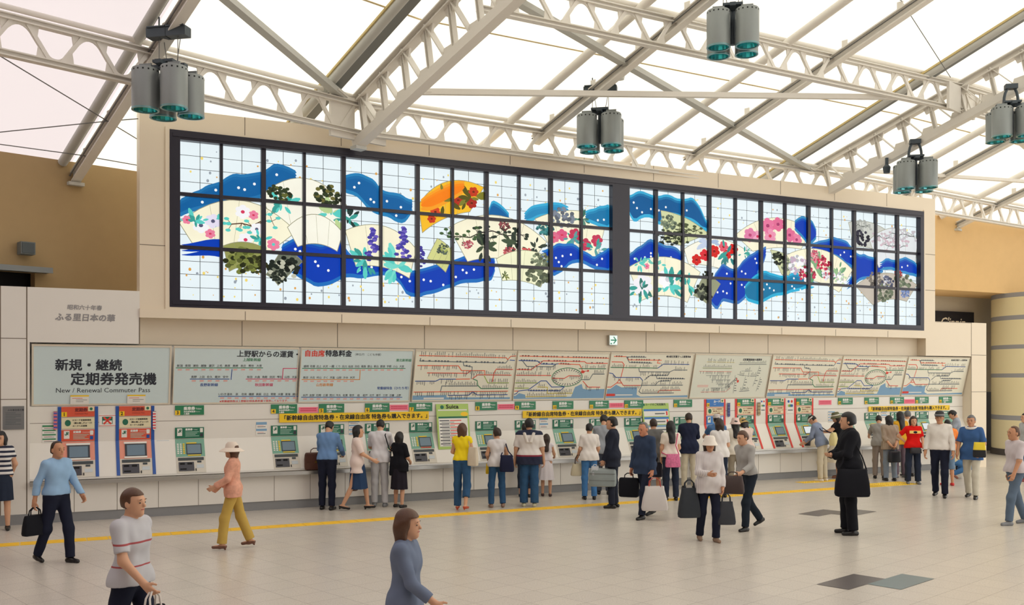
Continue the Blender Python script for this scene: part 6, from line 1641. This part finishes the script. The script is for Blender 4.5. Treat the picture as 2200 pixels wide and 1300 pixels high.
SUIT = cloth('suit_dark', (38, 42, 56), .05)
P16 = person(1316, 1091, 1.71, -102, 'person in dark suit facing left with a silver grey duffel bag', SUIT, SUIT, la=(14, 5, 20, -8), ra=(8, 8, 16, 2), sleeve=1.0, hem=.76, jacket=True, g=.026, hair=(HAIRB, 'thick'), collar=WHITEC, bulk=1.05)
bag('duffel_bag', 'silver grey duffel bag with zip held by the person in dark suit', 'bag', P16['lh'], -10, (.52, .2, .34), .07, mat('nylon_silver', (148, 158, 158), .4, noise=.06), M_CABLE, kind='box', extra='zip')
bag('plastic_bag', 'small pale plastic bag held above the silver duffel bag', 'bag', P16['lh'] + Vector((-.14, -.02, 0)), -10, (.16, .1, .17), .03, mat('plastic_pale', (196, 200, 206), .3))
P17 = person(1385, 1113, 1.70, -50, 'person with bare reddish head in navy suit walking left with shopping bags', cloth('suit_navy', (52, 66, 92)), cloth('suit_navy_trousers', (34, 40, 58)), ll=(20, 2, 6), rl=(-14, 2, -30), la=(4, 10, 12, 4), ra=(2, 14, 10, 6), sleeve=1.0, hem=.78, jacket=True, g=.024, hair=(HAIRG, 'receding'), skin=mat('skin_ruddy', (206, 140, 108), .5), hp=10)
bag('paper_bag', 'large white paper shopping bag carried low by the navy suit walker', 'bag', P17['lh'] + Vector((.06, -.04, -.04)), 0, (.46, .16, .42), .14, mat('paper_white_bag', (216, 210, 208), .7, noise=.02), mat('cord_red', (180, 70, 64), .6), taper=.72)
bag('briefcase', 'black bag swinging left of the navy suit walker behind the duffel', 'briefcase', P17['rh'] + Vector((-.05, 0, 0)), -20, (.36, .12, .34), .08, BLACKC, kind='box')
P18 = person(1404, 1071, 1.62, 178, 'person in brown grey jacket and dark skirt behind the navy suit walker', cloth('jacket_brown_grey', (116, 116, 116)), cloth('skirt_dark', (44, 42, 54)), skirt=(.45, .02), la=BENT, ra=BENT, sleeve=1.0, hem=.76, jacket=True, hair=(HAIRD, 'short'), g=.02, sh=.95)
P19 = person(1441, 1075, 1.58, 186, 'person with long black hair in cream tee with a pink patterned crossbody bag', cloth('tee_cream', (238, 228, 216), .02), JEAND, la=(8, 9, 18, -2), ra=(8, 9, 40, -10), sleeve=.35, hem=.92, hair=(HAIRB, 'long'), sh=.88, g=.012)
bag('crossbody_bag', 'pink patterned crossbody bag at the hip of the long haired person', 'bag', (0, 0, 0), 186, (.30, .1, .26), 0, mat('pink_print', (226, 110, 150), .7, noise=.6, nscale=26), mat('strap_pink', (214, 90, 130), .6), strap=[P19['W'](Vector((.02, .23, .68))), P19['W'](Vector((-.06, .16, 1.1))), P19['W'](Vector((-.12, .09, 1.33))), P19['W'](Vector((-.1, -.1, 1.25))), P19['W'](Vector((.12, -.17, 1.0))), P19['W'](Vector((.19, .05, .95)))])
P20 = person(1480, 1051, 1.68, 178, 'person in navy blazer and beige trousers at machine 13', cloth('blazer_navy', (36, 42, 66)), BEIGEC, la=REACH2, ra=REACH2, sleeve=1.0, hem=.78, jacket=True, g=.022, hair=(HAIRD, 'short'), hp=8)
# middle foreground woman in hat
P21 = person(1524, 1164, 1.57, 5, 'person in white hat and pale striped shirt walking toward the camera with dark bags', stripes('pin_striped_shirt', (230, 224, 222), (206, 200, 202), .022, 'X', .3), NAVYC, ll=(8, 2, -6), rl=(-8, 3, -16), la=(2, 10, 22, -4), ra=(16, 10, 88, -26), sleeve=.98, hem=.78, hat=('bucket', cloth('hat_white', (240, 232, 222), .02)), hair=(HAIRD, 'bob'), g=.024, shoe=mat('shoe_brown_suede', (150, 124, 104), .8), sh=.95, skin=SKIN_T, collar=WHITEC)
bag('tote_bag', 'dark tote bag at the left of the person in white hat', 'bag', P21['W'](Vector((-.30, .02, .92))), 8, (.34, .14, .44), .12, cloth('tote_charcoal', (58, 62, 68)), taper=.7)
bag('tote_bag', 'dark tote bag at the right of the person in white hat', 'bag', P21['lh'] + Vector((.08, .06, -.02)), 0, (.28, .12, .34), .12, cloth('tote_graphite', (66, 68, 74)), taper=.7)
P22 = person(1606, 1139, 1.62, -62, 'person in grey top and dark trousers striding left behind the white hat', cloth('top_ash', (170, 168, 166)), cloth('ink', (36, 44, 56)), ll=(16, 1, 2), rl=(-14, 1, -40), la=(20, 12, 70, 0), ra=(-10, 10, 12, 4), sleeve=.9, hem=.95, lean=8, hair=(HAIRN, 'short'))
bag('shoulder_bag', 'brown and black bag at the waist of the striding person in grey top', 'bag', P22['lh'] + Vector((-.06, 0, .06)), -20, (.36, .13, .28), .06, mat('bag_dark_brown', (70, 56, 54), .6, noise=.15))
# cluster at machines 14 and 15
P26 = person(1540, 1046, 1.62, 180, 'person in pale cap and blue shirt at machine 14', cloth('shirt_mid_blue', (84, 122, 172)), JEAND, la=REACH, ra=BENT, hat=('cap', cloth('cap_pale', (206, 198, 196))), hair=(HAIRB, 'short'))
P23 = person(1546, 1068, 1.60, 186, 'person with dark brown hair and white top standing behind the white hat', cloth('top_white', (232, 228, 226), .02), JEAND, la=BENT, ra=BENT, hair=(HAIRD, 'bob'), hem=.86, sh=.88)
P24 = person(1580, 1052, 1.56, 178, 'person in pink bucket hat with long black hair and white shirt', cloth('shirt_ivory', (232, 226, 214), .02), cloth('trousers_khaki', (150, 140, 124)), la=BENT, ra=BENT, hat=('bucket', cloth('hat_pink', (232, 206, 200))), hair=(HAIRB, 'long'), hem=.82, sh=.88)
P25 = person(1605, 1045, 1.54, 200, 'person in straw hat and pale shirt reaching toward machine 15', cloth('shirt_blush', (226, 204, 196), .03), BEIGEC, la=REACH, ra=(60, 20, 78, 10), hp=20, lean=10, hat=('bucket', cloth('straw', (206, 176, 116), .12, 40)), hair=(HAIRB, 'bob'), hem=.82)
# machines 17 and 18
P27 = person(1766, 1034, 1.62, -128, 'person in white visor and blue grey shirt bending to machine 17', cloth('shirt_steel_blue', (132, 144, 170)), BEIGEC, la=(30, 8, 70, 0), ra=(40, 8, 72, 0), lean=18, hp=22, hat=('visor', WHITEC), hair=(HAIRB, 'short'), sleeve=.9, hem=.86, shoe=mat('shoe_white', (222, 216, 208), .6))
bag('shoulder_bag', 'cream and navy shoulder bag on the back of the visor person', 'bag', (0, 0, 0), 60, (.34, .16, .3), 0, cloth('bag_cream', (216, 204, 150)), NAVYC, strap=[P27['W'](Vector((.02, .28, .86))), P27['W'](Vector((-.12, .05, 1.2))), P27['W'](Vector((0, -.16, 1.38))), P27['W'](Vector((.14, .04, 1.2)))])
P28 = person(1799, 1027, 1.60, -100, 'person in olive hat, black top and flaring cream skirt near the visor person', BLACKC, bands('cream_skirt', (236, 226, 206), [(.50, (110, 112, 112)), (.54, (236, 226, 206))]), skirt=(.40, .17), la=(50, 6, 84, -8), ra=(46, 6, 86, -8), hat=('bucket', cloth('hat_olive', (108, 108, 84)), WHITEC), hair=(HAIRD, 'bob'), hp=12, sleeve=.3, hem=.94, shoe=mat('sandal_brown', (130, 84, 66), .5))
bag('hand_bag', 'cream bag with dark trim on the arm of the olive hat person', 'bag', P28['lh'] + Vector((-.02, 0, -.02)), -10, (.26, .1, .2), .12, cloth('bag_ivory', (226, 216, 196)), BLACKC)
P29 = person(1824, 1148, 1.90, -95, 'tall person all in black suit standing in front, facing left with folded arms', BLACKC, BLACKC, la=(16, 8, 70, -58), ra=(22, 8, 78, -52), sleeve=1.0, hem=.70, jacket=True, g=.036, hair=(HAIRB, 'thick'), collar=WHITEC, bulk=1.12, ll=(0, 2, -4), rl=(3, 2, -1), hy=-12, flare=.015)
bag('shoulder_bag', 'bulging black bag at the hip of the tall person in black', 'bag', (0, 0, 0), -5, (.52, .2, .42), 0, BLACKC, strap=[P29['W'](Vector((.27, -.02, .62))), P29['W'](Vector((.26, -.16, 1.15))), P29['W'](Vector((.15, -.04, 1.64))), P29['W'](Vector((.26, .14, 1.2)))])
# right hand group
P31 = person(1889, 1028, 1.55, 165, 'person in grey top reaching to machine 19, beside the beige jacket', cloth('top_grey', (160, 158, 156)), cloth('trousers_taupe', (150, 138, 130)), la=REACH, ra=(56, 14, 80, -4), hair=(HAIRB, 'short'), sleeve=.5, hem=.84, lean=8, hp=14)
P30 = person(1912, 1033, 1.55, 186, 'person in beige jacket with both hands behind, holding a black handbag', stripes('beige_check', (172, 156, 140), (156, 140, 124), .03, 'X', .5), cloth('trousers_blue_grey', (132, 146, 166)), la=(-14, 6, -28, -30), ra=(-14, 6, -28, -30), sleeve=.75, hem=.80, hair=(HAIRB, 'bob'), jacket=True, g=.022, hp=8, lean=3)
bag('hand_bag', 'black square handbag held behind the beige jacket', 'bag', (P30['lh'] + P30['rh']) / 2 + Vector((0, -.02, 0)), 186, (.30, .12, .27), .09, mat('bag_black_leather', (30, 34, 44), .4), taper=.95, kind='box')
P32 = person(1934, 1026, 1.62, 188, 'person with long black hair in mustard top between the beige jacket and red tee', cloth('top_mustard', (222, 168, 48)), cloth('trousers_plum', (116, 100, 112)), la=HANG, ra=BENT, sleeve=.5, hem=.84, hair=(HAIRB, 'long'), sh=.88, shoe=SHOEG)
P33 = person(1950, 1023, 1.64, 180, 'grey haired person in cream shirt at machine 20 behind the red tee', cloth('shirt_cream', (232, 224, 204), .03), cloth('trousers_grey', (110, 112, 118)), la=REACH2, ra=REACH2, hair=(HAIRG, 'short'), hem=.86)
P34 = person(1962, 1040, 1.56, -6, 'person in bright red tee and dark jeans facing the camera with hand on waist', cloth('tee_red', (224, 28, 24), .03), JEAND, la=(6, 14, 40, -6), ra=(-20, 42, 10, -46), sleeve=.4, hem=.89, hair=(HAIRD, 'bob'), shoe=SHOEG, flare=.014, sh=.92, ll=(0, 3, 0), rl=(0, 5, 0))
G().box(-.125, -.162, 1.17, .125, -.15, 1.235).obj('chest_print', mat('print_band_yellow', (250, 214, 120), .7), P34['o']); G().disc(0, 1.2, .045, .026, -.1635).obj('chest_emblem', NAVYC, P34['o'])
bag('waist_pouch', 'black waist pouch worn below the red tee', 'bag', (0, 0, 0), -6, (.26, .1, .13), 0, mat('pouch_black', (30, 28, 34), .5), strap=[P34['W'](Vector((.0, -.18, .72)))])
cm = thing('camera', 'small silver camera held at the waist of the red tee', 'camera', P34['lh'] + Vector((0, -.02, -.01)), (0, 0, .1))
G().box(-.045, -.015, -.03, .045, .015, .03).obj('camera_body', mat('camera_silver', (206, 202, 196), .3, .4), cm); G().lathe([(.02, 0), (.02, .02), (0, .02)], n=14).obj('lens', M_BLK, cm, (0, -.015, 0), (R(90), 0, 0), True)
P36 = person(2036, 1043, 1.50, 178, 'person in orange top with red shoes half hidden by the white shirt walker', cloth('top_orange', (244, 140, 70)), cloth('shorts_denim', (110, 134, 160)), cuff=.42, la=(18, 30, 20, 6), ra=(24, 34, 60, 0), sleeve=.45, hem=.9, g=.03, hair=(HAIRB, 'short'), shoe=mat('shoe_red', (206, 44, 48), .5), skin=SKIN_T)
P35 = person(2019, 1068, 1.76, -32, 'person in black cap with grey band, white shirt and navy trousers walking at right', WHITEC, NAVYC, ll=(10, 2, 0), rl=(-10, 2, -18), la=(4, 14, 20, 6), ra=(2, 14, 14, 6), sleeve=.95, hem=.93, hat=('cap', mat('cap_black', (40, 40, 44), .7), mat('cap_band', (150, 150, 152), .7)), hair=(HAIRB, 'short'), bulk=1.04, g=.018, skin=SKIN_T)
P37 = person(2048, 1027, 1.60, 60, 'person crouching in cream top and blue jeans behind the white shirt walker', cloth('top_ecru', (232, 218, 180)), JEANL, ll=(96, 8, -48, 0), rl=(70, 8, -66, 30), la=(50, 6, 70, -6), ra=(46, 6, 60, -6), lean=26, hem=.9, hair=(HAIRB, 'bob'), hp=10, shoe=mat('sandal_tan', (150, 96, 80), .5))
P38 = person(2058, 1015, 1.64, -110, 'person in grey shirt with head bowed at the far right machine', cloth('shirt_blue_grey', (160, 168, 182)), cloth('trousers_black', (40, 40, 48)), la=(30, 8, 76, -6), ra=(30, 8, 72, -6), hp=34, lean=6, hair=(HAIRB, 'thick'), hem=.88)
P39 = person(2087, 1071, 1.70, -40, 'grey haired person in blue shirt and cream trousers walking at the right', cloth('shirt_ocean', (62, 96, 148)), cloth('trousers_cream', (206, 200, 184), .03), ll=(12, 2, 0), rl=(-10, 2, -20), la=(4, 16, 44, -6), ra=(6, 14, 30, 0), sleeve=.47, hem=.78, g=.02, hair=(HAIRG, 'short'), bulk=1.0, skin=SKIN_T)
G().tube([P39['T'](.1 * math.cos(a), .005 + .085 * math.sin(a), 1.43 + .015 * math.sin(a)) for a in (i * math.pi / 8 for i in range(16))], .026, 8, closed=True).obj('neck_towel', WHITEC, P39['o'], smooth=True)
bag('plastic_bag', 'yellow and black bag tucked under the arm of the blue shirt walker', 'bag', P39['lh'] + Vector((.0, -.06, .28)), -20, (.24, .12, .3), .0, bands('yellow_black_bag', (34, 34, 40), [(.15, (232, 206, 60))]))
P40 = person(2180, 1127, 1.66, -84, 'person in pale top and grey trousers at the right edge, walking left', cloth('top_lilac', (206, 196, 200), .03), cloth('trousers_slate', (96, 112, 132)), ll=(18, 2, 6), rl=(-14, 2, -22), la=(14, 10, 24, 2), ra=(-10, 10, 4, 2), sleeve=.5, hem=.9, hair=(HAIRN, 'receding'), shoe=SHOEG, skin=SKIN_T)
P41 = person(2204, 1034, 1.62, -85, 'far person with black hair in grey shirt and jeans cropped at the right edge', cloth('shirt_silver', (186, 190, 192)), JEANS, ll=(8, 2, 0), rl=(-6, 2, -14), la=(10, 8, 20, 2), ra=(0, 8, 10, 2), hair=(HAIRB, 'short'), shoe=mat('shoe_maroon', (130, 60, 60), .5))
